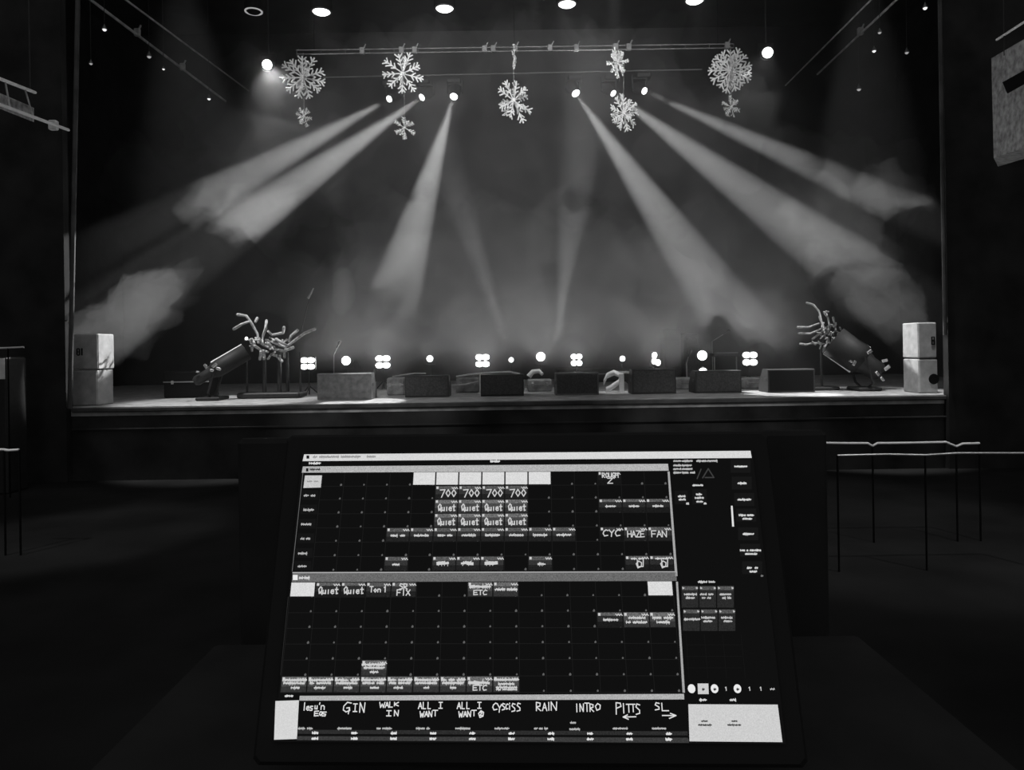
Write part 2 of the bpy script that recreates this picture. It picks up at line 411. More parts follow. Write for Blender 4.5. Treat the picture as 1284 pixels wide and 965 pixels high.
# side wash lamps with a bright flare
def wash(px, py, D, rpx, label):
    c = P(px, py, D); r = px2m(rpx, D); d = Vector((-c.x*.05, -1, -.25)).normalized()
    root = empty('wash_light', c, label, 'stage light', 'wash lamps at the ends of the double pipe')
    MB().lathe(c, -d, [(0, r*1.3), (.1, r*1.4), (.22, r*1.0), (.26, r*.4)], 16).build('housing', 'dark', root)
    MB().lathe(c + d*.003, d, [(0, r), (.015, r*.6)], 16).build('lens', 'lens', root)
    MB().path([c + Vector((-r*1.5, .08, 0)), c + Vector((-r*1.5, .08, .2)), c + Vector((r*1.5, .08, .2)), c + Vector((r*1.5, .08, 0))], .012, n=5).build('yoke', 'dark', root)
    MB().tube(c + Vector((0, .08, .2)), (c.x, c.y+.08, TOP+.04), .014, n=6).build('drop_rod', 'dark', root)
    spot('wash_lamp', c + d*.04, c + Vector((-c.x*.30, -1.0, -3.2)), 110 if px < 600 else 30, 90, 1.0, .05, 'Quadratic')
wash(335, 81, 13.0, 6, 'bright wash lamp left of the leftmost large snowflake')
wash(962.5, 66, 13.0, 6.5, 'bright wash lamp right of the bright starburst snowflake')
tag(MB().tube(P(350, 97, 12.9), P(365, 98, 12.9), .012, n=6).build('short_rod', 'snow', None, P(357, 97, 12.9)), 'short pale rod poking into the leftmost large snowflake', 'rod')

# tiny practical lamps / clips hanging at the sides
def hang_lamp(px, py, D, spx, label, bright=True):
    c = P(px, py, D); r = px2m(spx, D)
    root = empty('hanging_lamp', c, label, 'lamp', 'small lamps hanging over the stage sides')
    MB().lathe(c, (0, 0, 1), [(-r*.4, r*1.2), (r*.6, r*.9), (r*1.6, r*.35), (r*2.2, r*.2)], 12).build('shade', 'metal', root)
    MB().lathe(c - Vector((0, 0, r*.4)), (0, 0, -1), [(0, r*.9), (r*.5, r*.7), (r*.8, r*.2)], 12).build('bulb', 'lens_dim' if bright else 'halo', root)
    MB().tube(c + Vector((0, 0, r*2)), (c.x, c.y, TOP+.04), .005, n=5).build('cord', 'cable', root)
for a in [(131, 36, 11.0, 2.6, 'small lit lamp high at the left, above the outer side pipe', True), (187, 70, 12, 2.6, 'dim lamp clipped under the outer left side pipe', False),
          (205, 86, 12.5, 1.6, 'tiny lit lamp below the clipped dim one at the left', True), (262, 123, 13.5, 2.2, 'small lit lamp at the lower end of the left side pipes', True),
          (114, 79, 10.9, 2.0, 'dim lamp hanging close to the left edge of the opening', False),
          (1160, 9, 10.7, 2.8, 'lit lamp at the very top right', True), (1103, 40, 11.5, 2.2, 'dim hook lamp under the outer right side pipe', False),
          (1096, 63, 12, 2.4, 'lit lamp below the hook lamp at the right', True), (1137, 65, 11.5, 2.4, 'dim lamp hanging nearest the right edge of the opening', False),
          (1077, 111, 13, 2.6, 'lowest dim lamp hanging at the right', False)]:
    hang_lamp(a[0], a[1], a[2], a[3], a[4], a[5])

# ---------------------------------------------------------------- floor lights
def on_stage(px, D, py=436):
    p = P(px, py, D); return Vector((p.x, p.y, STAGE))
def tripod(root, foot, h, r=.012, mat='dark'):
    MB().tube(foot + Vector((0, 0, .02)), foot + Vector((0, 0, h)), r, n=8).build('pole', mat, root)
    for k in range(3):
        a = 2*math.pi*k/3 + .5
        MB().path([foot + Vector((0, 0, .16)), foot + Vector((math.cos(a)*.17, math.sin(a)*.17, .012))], r*.8, n=6).build('leg', mat, root)
def round_par(px, py, D, rpx, label, power=0, tilt=.05, stand=True, mat='lens'):
    c = P(px, py, D); r = px2m(rpx, D); d = Vector((-c.x*.02, -1, tilt)).normalized(); foot = Vector((c.x, c.y+.08, STAGE))
    root = empty('floor_spotlight', foot, label, 'stage light', 'round lit lamps low on the stage')
    MB().lathe(c, -d, [(0, r*1.25), (.02, r*1.3), (.14, r*1.1), (.20, r*.5)], 18).build('housing', 'dark', root)
    MB().lathe(c + d*.002, d, [(0, r), (.012, r*.8), (.02, r*.3)], 18).build('lens', mat, root)
    MB().path([c + Vector((-r*1.4, .06, 0)), c + Vector((-r*1.4, .06, -r*1.8)), c + Vector((r*1.4, .06, -r*1.8)), c + Vector((r*1.4, .06, 0))], .008, n=5).build('yoke', 'dark', root)
    h = c.z - r*1.8 - STAGE
    if h > .05: tripod(root, foot, h)
    if power: spot('floor_lamp', c + d*.03, c + Vector((0, -2, 1.5)), power, 100, 1.0, .05, 'Quadratic', 5)
def blinder(px, py, D, w, h, label, power=0, roll=0, cells=((-1, 1), (1, 1), (-1, -1), (1, -1)), mat='lens'):
    """2x2 blinder: w,h in photo pixels of the lit area"""
    c = P(px, py, D); W = px2m(w, D); H = px2m(h, D); foot = Vector((c.x, c.y+.08, STAGE))
    root = empty('blinder_light', foot, label, 'stage light', 'four-cell blinder lamps low on the stage')
    R = Matrix.Rotation(roll, 3, 'Y')
    MB().box(c + Vector((0, .06, 0)), (W*1.08, .10, H*1.12), R, .012).build('housing', 'dark', root)
    for (sx, sz) in cells:
        q = c + R @ Vector((sx*W*.25, 0, sz*H*.27))
        mb = MB(); mb.lathe((0, 0, 0), (0, -1, 0), [(-.004, 1.0), (.012, .92), (.02, .4)], 16)
        mb.v = [q + R @ Vector((v.x*W*.30, v.y, v.z*H*.225)) for v in mb.v]; mb.build('lens', mat, root)
    top = c.z - H*.56 - STAGE
    tripod(root, foot, top)
    if power: spot('blinder_lamp', c + Vector((0, -.06, 0)), c + Vector((0, -2, 1.5)), power, 100, 1.0, .06, 'Quadratic', 5)
DL = 13.6
PW = 170
blinder(385.5, 455.5, 12.0, 17, 15, 'four-cell lamp on a tripod beside the left branch sculpture', PW*.5)
round_par(434, 452, DL, 5.6, 'round lamp above the broad grey wedge at the left', PW)
blinder(480, 453.5, DL, 17, 16, 'four-cell lamp between the first two wedges from the left', PW)
round_par(539, 449.5, DL, 4, 'small oval lamp standing between two four-cell lamps left of centre', PW*.6)
blinder(605, 452, DL, 16, 16, 'square brightest four-cell lamp left of centre, above a dark wedge', PW*1.2)
round_par(641, 451, DL, 3, 'smallest lamp just right of the square bright one', 0)
round_par(678, 447, DL, 5.6, 'round lamp at the middle of the stage', PW)
blinder(723, 451, DL, 13, 15, 'four-cell lamp just right of the stage middle, dimmer at its lower left', PW)
round_par(780.5, 449.5, DL, 3.4, 'small flat lamp above the bright bent fabric', 0)
blinder(822, 450, DL, 11, 17, 'lamp cluster with a round glow over two low cells', PW*1.2, .1, ((-.6, 1), (-.5, -.6), (1.3, -.9)))
round_par(880.5, 445.5, DL, 6, 'round lamp high on a pole with its glowing reflection below it', PW)
round_par(881.5, 466.5, DL-.2, 5.5, 'low glowing oval, painted-in floor reflection of the round pole lamp', 0)  # no lamp: emissive disc drawn as the pole lamp's reflection on the floor
blinder(940.5, 449.5, DL, 17, 17, 'four-cell lamp at the right end of the row', PW)

# ---------------------------------------------------------------- stage wedges
def wedge(x0, x1, y0, y1, D, label, mat='cab', face='grille', side=None, top='cab'):
    """low monitor cabinet; x0..x1,y0..y1 are the photo pixels of the face turned to the hall"""
    a = P(x0, y1, D); b = P(x1, y1, D); W = b.x - a.x; H = px2m(y1-y0, D); cx = (a.x+b.x)/2
    root = empty('stage_monitor', (cx, D+.2, STAGE), label, 'loudspeaker', 'wedge monitors along the stage front')
    z0 = STAGE + .003; dp = .42
    prof = [(0, z0), (0, z0+H*.97), (.03, z0+H), (dp*.55, z0+H), (dp, z0+H*.35), (dp, z0)]
    n = len(prof); vs = [(cx-W/2, D+y, z) for y, z in prof] + [(cx+W/2, D+y, z) for y, z in prof]
    fs = [tuple(range(n-1, -1, -1)), tuple(range(n, 2*n))] + [(i, (i+1) % n, n+(i+1) % n, n+i) for i in range(n)]
    fs = [tuple(reversed(f)) for f in fs]
    MB().add(vs, fs).build('cabinet', mat, root)
    MB().box((cx, D-.004, z0+H*.5), (W*.94, .008, H*.86), bev=.003).build('back_panel', face, root)
    for s in (-1, 1):
        MB().box((cx+s*(W/2-.012), D+.12, z0+H*.55), (.03, .12, .05), bev=.006).build('handle', side or 'dark', root)
    return root
wedge(398, 466, 468, 501, 10.9, 'broad mid-grey wedge monitor, first from the left', 'greycab', 'greycab')
wedge(508, 563, 473, 500, 11.2, 'wedge monitor with a grey face, second from the left')
wedge(603, 657, 472, 499, 11.2, 'near-black wedge monitor under the smallest lamp')
wedge(697, 751, 470, 498, 11.2, 'grey speckled wedge monitor under the lamp right of the stage middle', 'greycab', 'grille')
wedge(793, 848, 469, 500, 11.2, 'hazy low-contrast wedge monitor right of the bright bent fabric')
wedge(872, 930, 469, 497, 11.2, 'wedge monitor with a bright top edge, below the pole lamp')
wedge(963, 1022, 469, 498, 11.1, 'blackest wedge monitor, last on the right', 'cab', 'ink')

# front-edge boxes and cables between the wedges
def cablerun(pts, r, mat, label, cat='cable'):
    ps = [P(*p) for p in pts]
    tag(MB().path(ps, r, n=6).build('stage_cable', mat, None, ps[0]), label, cat, 'cables and rods between the wedges')
cablerun([(470, 463, 11.9), (466, 480, 11.6), (464, 497, 11.4)], .022, 'trim', 'pale upright strap at the right side of the broad grey wedge')
cablerun([(492, 472, 12.3), (505, 470, 12.3), (520, 468, 12.3), (534, 468, 12.3)], .014, 'pipe', 'pale cable arching above the second wedge')
cablerun([(572, 472, 12.3), (590, 469, 12.3), (612, 467, 12.3), (640, 466, 12.3), (652, 469, 12.3)], .018, 'snow', 'long pale cable arching left of the stage middle')
cablerun([(567, 483, 12), (583, 482, 12), (600, 478, 12)], .016, 'pipe', 'short slanting cable between the second and third wedges')
cablerun([(602, 470, 11.9), (602.5, 485, 11.7), (603, 498, 11.5)], .014, 'pipe', 'pale upright rod at the left side of the near-black wedge')
cablerun([(770, 468, 12.2), (785, 466, 12.2), (796, 468, 12.2)], .02, 'snow', 'short bright cable above the hazy wedge')
# draped bright cloth between wedges
def cloth(px0, px1, py0, py1, D, label, seed):
    rng = random.Random(seed); n, m = 14, 10; vs = []
    for j in range(m+1):
        for i in range(n+1):
            p = P(px0+(px1-px0)*i/n, py0+(py1-py0)*j/m, D)
            p.y += .05*math.sin(i*.9+seed)*math.cos(j*.5) + .02*rng.uniform(-1, 1)
            p.z += .02*math.sin(i*.7+j*.4+seed); vs.append(p)
    fs = [(j*(n+1)+i, j*(n+1)+i+1, (j+1)*(n+1)+i+1, (j+1)*(n+1)+i) for j in range(m) for i in range(n)]
    o = MB().add(vs, fs, True).build('pale_cloth', 'snow', None, P(px0, py1, D)); s = o.modifiers.new('thickness', 'SOLIDIFY'); s.thickness = .006
    return tag(o, label, 'cloth')
# curved bright shape: bent fabric strip lying over a case
ps = [P(757, 480, 11.8), P(761, 471, 11.8), P(770, 467, 11.85), P(778, 470, 11.8), P(776, 479, 11.75), P(766, 486, 11.7), P(760, 489, 11.7)]
rb = []
for k, p in enumerate(ps): rb += [p + Vector((0, 0, .045)), p - Vector((0, 0, .045)), p + Vector((0, .03, .045)), p + Vector((0, .03, -.045))]
fs = []
for k in range(len(ps)-1):
    a = 4*k; fs += [(a, a+1, a+5, a+4), (a+2, a+6, a+7, a+3), (a, a+4, a+6, a+2), (a+1, a+3, a+7, a+5)]
tag(MB().add(rb, fs, True).build('bent_fabric', 'snow', None, ps[0]), 'bright bent strip of fabric between the fourth and fifth wedges', 'fabric')
tag(MB().box(P(779.5, 482, 11.7), (.075, .05, .36), bev=.01).build('upright_panel', 'snow', None, P(779.5, 498, 11.7)), 'bright narrow upright panel beside the bent fabric', 'panel')
ps = [P(663, 472, 12), P(668, 466, 12), P(676, 465, 12.05), P(680, 469, 12)]
tag(MB().path(ps, .045, .03, n=8).build('rolled_cloth', 'snow', None, ps[0]), 'bright rolled cloth under the round lamp at the stage middle', 'cloth')
# low equipment boxes behind the gaps
def kit(px0, px1, py0, py1, D, label, mat='kitcab', name='equipment_case', bev=.02, dp=.4):
    a = P(px0, py1, D); b = P(px1, py0, D); W = b.x-a.x; cx = (a.x+b.x)/2; z1 = P((px0+px1)/2, py0, D).z
    H = z1 - STAGE
    root = empty(name, (cx, D+dp/2, STAGE), label, 'case')
    MB().box((cx, D+dp/2, STAGE+H/2+.004), (W, dp, H), bev=bev).build('body', mat, root)
    MB().box((cx, D-.004, STAGE+H*.62), (W*1.0, .012, .018)).build('lid_seam', 'metal', root)
    for s in (-1, 1): MB().box((cx+s*W*.3, D-.008, STAGE+H*.6), (.04, .02, .06), bev=.005).build('latch', 'metal', root)
    return root
kit(485, 506, 474, 497, 11.8, 'low grey case between the first and second wedges')
kit(572, 600, 474, 497, 12.2, 'low grey case between the second and third wedges')
kit(662, 692, 476, 498, 12.2, 'low grey case between the third and fourth wedges')
kit(848, 870, 474, 496, 12.2, 'low grey case between the fifth and sixth wedges')
kit(931, 960, 474, 498, 12.1, 'low grey case between the sixth and seventh wedges')

# backline: riser, amps, keyboard stand, microphone stands
def amp(px0, px1, py0, D, label):
    a = P(px0, py0, D); b = P(px1, py0, D); W = b.x-a.x; cx = (a.x+b.x)/2; H = a.z - STAGE
    root = empty('amplifier_cabinet', (cx, D+.2, STAGE), label, 'amplifier', 'dark amplifier cabinets at the back of the stage')
    MB().box((cx, D+.2, STAGE+H/2+.004), (W, .38, H), bev=.02).build('cabinet', 'cab', root)
    MB().box((cx, D+.006, STAGE+H*.42), (W*.9, .012, H*.72), bev=.004).build('grille', 'grille', root)
    MB().box((cx, D+.004, STAGE+H*.9), (W*.9, .014, H*.12), bev=.003).build('control_panel', 'dark', root)
    for s in (-.3, -.1, .1, .3): MB().lathe((cx+s*W, D-.002, STAGE+H*.9), (0, -1, 0), [(0, .016), (.02, .013)], 8).build('knob', 'grille', root)
amp(832, 854, 412, 13.9, 'tall dark amplifier cabinet right of the lamp cluster')
amp(858, 876, 418, 14.3, 'dark amplifier cabinet behind the round pole lamp')
def mic_stand(px, py, D, label, tilt=.25):
    top = P(px, py, D); foot = Vector((top.x, top.y, STAGE)); root = empty('microphone_stand', foot, label, 'microphone stand', 'thin microphone stands on the stage')
    el = top + Vector((0, .02, -.12))
    MB().tube(foot + Vector((0, 0, .02)), el, .009, n=6).build('pole', 'metal', root)
    for k in range(3):
        a = 2*math.pi*k/3; MB().tube(foot + Vector((0, 0, .12)), foot + Vector((math.cos(a)*.25, math.sin(a)*.25, .01)), .008, n=6).build('leg', 'metal', root)
    e = el + Vector((tilt, -.05, .14)); MB().tube(el, e, .007, n=6).build('boom', 'metal', root)
    MB().lathe(e, e-el, [(-.02, .012), (.05, .016), (.07, .028), (.11, .028), (.13, .012)], 10).build('microphone', 'dark', root)
mic_stand(861, 447, 13.0, 'microphone stand beside the pole lamp', .03)
mic_stand(418, 436, 13.2, 'microphone stand behind the broad grey wedge', .08)
mic_stand(893, 420, 14.2, 'microphone stand with its boom reaching over the keyboard frame', .22)
def keyboard(px0, px1, py0, py1, D, label):
    a = P(px0, py0, D); b = P(px1, py0, D); cx = (a.x+b.x)/2; W = b.x-a.x; z = a.z
    root = empty('keyboard_stand', (cx, D+.2, STAGE), label, 'keyboard stand')
    MB().box((cx, D+.15, z+.03), (W*1.05, .3, .07), bev=.015).build('keyboard', 'dark', root)
    MB().box((cx, D+.05, z+.068), (W*.9, .12, .012)).build('keys', 'greyc', root)
    for s in (-1, 1):
        MB().tube((cx+s*W*.45, D+.1, STAGE+.01), (cx+s*W*.45, D+.1, z-.005), .012, n=6).build('leg', 'pipe', root)
    MB().tube((cx-W*.45, D+.1, STAGE+.25), (cx+W*.45, D+.1, STAGE+.25), .01, n=6).build('crossbar', 'pipe', root)
keyboard(896, 927, 447, 470, 13.8, 'keyboard on an open frame between the pole lamp and the right four-cell lamp')
kit(700, 850, 462, 470, 15.2, 'long low riser across the back of the stage', 'cab', 'stage_riser', .02, .9)

# ---------------------------------------------------------------- loudspeakers at the sides
def pale_speaker(px0, px1, py0, py1, D, label, logo=None, mark=False):
    a = P(px0, py1, D); b = P(px1, py1, D); W = b.x-a.x; cx = (a.x+b.x)/2; zb = P((px0+px1)/2, py1, D).z; H = px2m(py1-py0, D)
    if zb < STAGE + .06: H += zb-STAGE-.003; zb = STAGE+.003
    root = empty('pale_loudspeaker', (cx, D+.2, zb), label, 'loudspeaker', 'pale loudspeaker cabinets at the stage sides')
    MB().box((cx, D+.21, zb+H/2), (W, .42, H), bev=.012).build('cabinet', 'greyc', root)
    MB().box((cx, D-.003, zb+H/2), (W*.95, .012, H*.95), bev=.004).build('front_panel', 'greyc', root)
    if logo is not None:
        lx, ly = logo; q = P(lx, ly, D-.012); s = px2m(1, D)
        mb = MB()
        mb.box(q + Vector((3.2*s, 0, 0)), (1.6*s, .005, 9*s)); 
        mb.box(q + Vector((-3*s, 0, 0)), (1.5*s, .005, 7.4*s)); mb.box(q + Vector((.2*s, 0, 0)), (1.3*s, .005, 7.4*s))
        mb.box(q + Vector((-1.4*s, 0, 4*s)), (3*s, .005, 1.3*s)); mb.box(q + Vector((-1.4*s, 0, -4*s)), (3*s, .005, 1.3*s)); mb.box(q + Vector((-1.4*s, 0, 0)), (3*s, .005, 1.0*s))
        mb.build('badge', 'ink', root)
    return root
pale_speaker(91.5, 123.5, 418.5, 463, 10.45, 'upper pale loudspeaker of the left stack, badge on its front', (99.5, 441))
pale_speaker(91, 122.5, 464, 506, 10.45, 'lower pale loudspeaker of the left stack')
pale_speaker(1151.5, 1174.5, 404, 448.5, 10.5, 'upper pale loudspeaker of the right stack, small dark badge', None)
def badge8(px, py, D):
    q = P(px, py, D); s = px2m(1, D); mb = MB()
    for dz in (2.4, -2.4):
        mb.box(q + Vector((0, 0, (dz+2.2)*s)), (4.2*s, .005, 1.2*s)); mb.box(q + Vector((0, 0, (dz-2.2)*s)), (4.2*s, .005, 1.2*s))
        for sx in (-1, 1): mb.box(q + Vector((sx*1.7*s, 0, dz*s)), (1.2*s, .005, 5*s))
    return mb
up = [o for o in bpy.data.objects if o.name.startswith('pale_loudspeaker')][-1]
badge8(1170, 427, 10.485).build('badge', 'ink', up)
lowr = pale_speaker(1152.5, 1176, 450, 492, 10.5, 'lower pale loudspeaker of the right stack, with a dark round patch')
c_ = P(1171, 475, 10.49)
MB().lathe(c_, (0, -1, 0), [(0, .075), (.008, .07)], 16).build('port', 'ink', lowr)

# hall side loudspeakers and trusses
def hall_speaker():
    D = 9.0
    q = [P(1243, 73, D), P(1300, 40, D-1.0), P(1300, 180, D-1.0), P(1246, 198, D)]
    root = empty('hung_loudspeaker', q[3], 'large grey hung loudspeaker box with a dark slot, beside the stage at the upper right', 'loudspeaker')
    out = Vector((.35, .45, 0))
    vs = q + [p + out for p in q]
    MB().add(vs, [(3, 2, 1, 0), (4, 5, 6, 7), (0, 1, 5, 4), (1, 2, 6, 5), (2, 3, 7, 6), (3, 0, 4, 7)]).build('cabinet', 'hungc', root)
    n = (q[1]-q[0]).cross(q[3]-q[0]).normalized(); n = n if n.y < 0 else -n
    s = [P(1258, 103, D-.25), P(1300, 80, D-1.0), P(1300, 97, D-1.0), P(1264, 117, D-.35)]
    def onpl(p):  # slide along the view ray on to the cabinet's face
        d = p - CAM; t = (q[0]-CAM).dot(n)/d.dot(n); return CAM + d*t
    s = [onpl(p) for p in s]
    MB().add([p+n*.02 for p in s] + [p-n*.01 for p in s], [(0, 1, 2, 3), (7, 6, 5, 4), (0, 4, 5, 1), (1, 5, 6, 2), (2, 6, 7, 3), (3, 7, 4, 0)]).build('slot', 'ink', root)
    a = onpl(P(1250, 73, D)); b = onpl(P(1300, 43, D)); 
    MB().tube(a+Vector((0, 0, .22)), b+Vector((0, 0, .22)), .014, n=6).build('flying_bar', 'snow', root)
    for p in (a.lerp(b, .2), a.lerp(b, .8)): MB().tube(p + Vector((0, 0, -.02)), p+Vector((0, 0, 3)), .008, n=5).build('chain', 'dark', root)
M['hungc'] = principled('dusty_grey_paint', .30, .8, var=.5, scale=14)
hall_speaker()
def left_truss():
    D = 8.5
    a0, a1 = P(-30, 87, D-.8), P(44, 116, D+.6); b0, b1 = P(-30, 120, D-.8), P(86, 163, D+1.2)
    root = empty('hall_truss', b1, 'grey rigging truss with dim panels beside the stage at the upper left', 'truss')
    MB().path([a0, a1], .02, n=6).build('tube', 'snow', root); MB().path([b0, b1], .02, n=6).build('tube', 'snow', root)
    mb = MB()
    for t in (.1, .45, .8): mb.tube(a0.lerp(a1, t), b0.lerp(b1, t*.7), .01, n=5)
    mb.build('brace', 'pipe', root)
    MB().box(P(67, 157, D+1.0), (.10, .08, .12), bev=.01).build('clamp', 'snow', root)
    q = [P(-20, 108, D-.5), P(36, 132, D+.5), P(36, 150, D+.5), P(-20, 128, D-.5)]
    MB().add(q + [p+Vector((0, .1, 0)) for p in q], [(3, 2, 1, 0), (4, 5, 6, 7), (0, 1, 5, 4), (1, 2, 6, 5), (2, 3, 7, 6), (3, 0, 4, 7)]).build('panel', 'hungc', root)
    for t in (.2, .9): p = a0.lerp(a1, t); MB().tube(p, p+Vector((0, 0, 3)), .008, n=5).build('chain', 'dark', root)
left_truss()

# side objects in the hall: bright rail edges
def rail(pts, r, label, name='handrail', mat='snow', posts=(), group=None, zf=0.0):
    ps = [P(*p) for p in pts]; root = empty(name, (ps[0].x, ps[0].y, zf), label, 'rail', group)
    MB().path(ps, r, n=6).build('top_edge', mat, root)
    for k in posts: p = ps[k]; MB().tube((p.x, p.y, zf), p, r*.8, n=6).build('post', 'ink', root)
rail([(1033, 555, 6.4), (1060, 555.5, 6.4), (1088, 555.5, 6.4), (1094, 559, 6.4), (1100, 555.5, 6.4), (1140, 555, 6.4), (1186, 554, 6.4), (1199, 559.5, 6.4), (1207, 556, 6.4), (1228, 555.5, 6.4)], .011, 'bright barrier rail with two dips, to the right of the console', posts=(0, 3, 7, 9), group='rails in front of the stage')
rail([(1050, 571, 5.6), (1110, 569.5, 5.6), (1160, 570.5, 5.6), (1200, 568, 5.6), (1300, 568, 5.6)], .010, 'dimmer lower rail below the bright one at the right', mat='metal', posts=(0, 2, 4), group='rails in front of the stage')
rail([(-20, 563, 6.4), (5, 563.5, 6.4), (10, 564.5, 6.4), (24, 563.5, 6.4)], .012, 'short bright rail at the left edge, below the stage', posts=(1, 3), group='rails in front of the stage')
rail([(-20, 437, 9.0), (10, 436, 9.0), (30, 435, 9.0)], .012, 'thin pale rail at the left edge, level with the loudspeakers', posts=(1,), group='rails in front of the stage')
def side_box():
    D = 9.2; a = P(-25, 475, D); b = P(7, 448, D)
    root = empty('pale_cabinet', (a.x, D+.2, 0), 'pale cabinet cut by the left edge of the picture under the thin rail', 'cabinet')
    cx = (a.x+b.x)/2; W = b.x-a.x; MB().box((cx, D+.2, b.z/2), (W, .4, b.z), bev=.02).build('body', 'dark', root)
    MB().box((cx, D-.006, b.z-.14), (W*.96, .012, .26), bev=.005).build('panel', 'snow', root)
side_box()

# ---------------------------------------------------------------- branch sculptures
def branches(root, strokes, D, r, seed):
    rng = random.Random(seed)
    for st in strokes:
        ps = [P(x, y, D + rng.uniform(-.12, .12)) for x, y in st]
        mb = MB(); mb.path(ps, r, r*.75, n=7)
        # rounded tips
        mb.lathe(ps[0] - (ps[1]-ps[0]).normalized()*r*.2, (ps[0]-ps[1]), [(0, r*1.0), (r*.9, r*.95), (r*1.5, r*.5)], 7)
        mb.build('branch', 'branchw', root)
DT = 11.6
def left_sculpture():
    foot = on_stage(340, DT)
    root = empty('branch_sculpture', foot, 'white branching snowflake sculpture on dark posts at the left of the stage', 'sculpture')
    st = [[(300, 394.5), (309, 396), (316, 406), (323, 419), (324, 430)], [(294, 412), (302, 407), (312, 403)],
          [(393, 413), (382, 417.5), (373, 424), (364, 431), (357, 435), (345, 430), (333, 426)], [(372, 415), (365, 421), (362, 428)],
          [(356, 411), (355, 417), (341, 420), (336, 415)], [(334, 403), (333, 412), (330, 420), (329, 430)],
          [(320, 434), (328, 439), (336, 441)], [(353, 452), (347, 446), (340, 444), (336, 450)], [(366, 436), (356, 440), (346, 438), (336, 430)],
          [(357, 446), (358, 436)], [(322, 425), (330, 432), (338, 436)], [(322, 400), (320, 404)], [(348, 426), (356, 431), (360, 433)],
          [(326, 449), (327, 440)], [(331, 450), (331, 441)], [(315, 427), (316, 440)]]
    branches(root, st, DT, .025, 5)
    rng = random.Random(9)
    tw = []
    for k in range(22):
        x = rng.uniform(314, 366); y = rng.uniform(424, 446); a = rng.uniform(0, 6.28); l = rng.uniform(4, 8); tw.append([(x, y), (x+math.cos(a)*l, y+math.sin(a)*l)])
    mb = MB()
    for (p, q) in tw: mb.path([P(*p, DT+rng.uniform(-.1, .15)), P(*q, DT+rng.uniform(-.1, .15))], .018, .012, n=5)
    mb.build('twigs', 'branchw', root)
    for x, r in ((309, .02), (331, .035), (350, .04), (360, .03), (376, .02)):
        p = P(x, 441, DT+.05); MB().tube((p.x, p.y, STAGE), p, r, r*.7, n=8).build('post', 'dark', root)
    a = on_stage(300, DT); b = on_stage(378, DT); MB().box(((a.x+b.x)/2, DT+.05, STAGE+.05), (b.x-a.x, .4, .08), bev=.02).build('base', 'dark', root)
    MB().path([P(378, 415, DT), P(385, 385, DT), P(390, 370, DT)], .006, n=5).build('stem', 'dark', root)
    MB().path([P(386, 374, DT), P(390, 367, DT), P(393, 361, DT)], .02, .008, n=6).build('leaf', 'pipe', root)
left_sculpture()
def right_sculpture():
    foot = on_stage(1035, DT)
    root = empty('branch_sculpture', foot, 'white branching snowflake sculpture in front of the barrel lamp at the right of the stage', 'sculpture')
    st = [[(1013, 380), (1020, 382), (1027, 390), (1030, 402)], [(1001, 410), (1014, 410), (1028, 405)], [(1003, 418), (1016, 418), (1030, 412)],
          [(1004, 431), (1010, 432), (1020, 430), (1030, 430)], [(1034, 392), (1038, 398), (1040, 408)], [(1045, 399), (1047, 407), (1048, 414)],
          [(1020, 424), (1028, 418), (1036, 410)], [(1033, 440), (1036, 432), (1038, 424)], [(1028, 398), (1032, 408), (1034, 418)]]
    branches(root, st, DT, .018, 6)
    rng = random.Random(4); mb = MB()
    for k in range(44):
        x = rng.gauss(1037, 7); y = rng.gauss(418, 11); a = rng.uniform(0, 6.28); l = rng.uniform(3, 7)
        mb.path([P(x, y, DT+rng.uniform(-.15, .15)), P(x+math.cos(a)*l, y+math.sin(a)*l, DT+rng.uniform(-.15, .15))], .014, .010, n=5)
    mb.build('twigs', 'branchw', root)
    p = P(1030, 440, DT); MB().tube((p.x, p.y, STAGE), p, .02, n=8).build('post', 'dark', root)
    p2 = P(1034, 425, DT); MB().tube(p, p2, .018, n=6).build('post', 'dark', root)
    MB().box((p.x, p.y, STAGE+.03), (.4, .4, .05), bev=.015).build('base', 'dark', root)
right_sculpture()

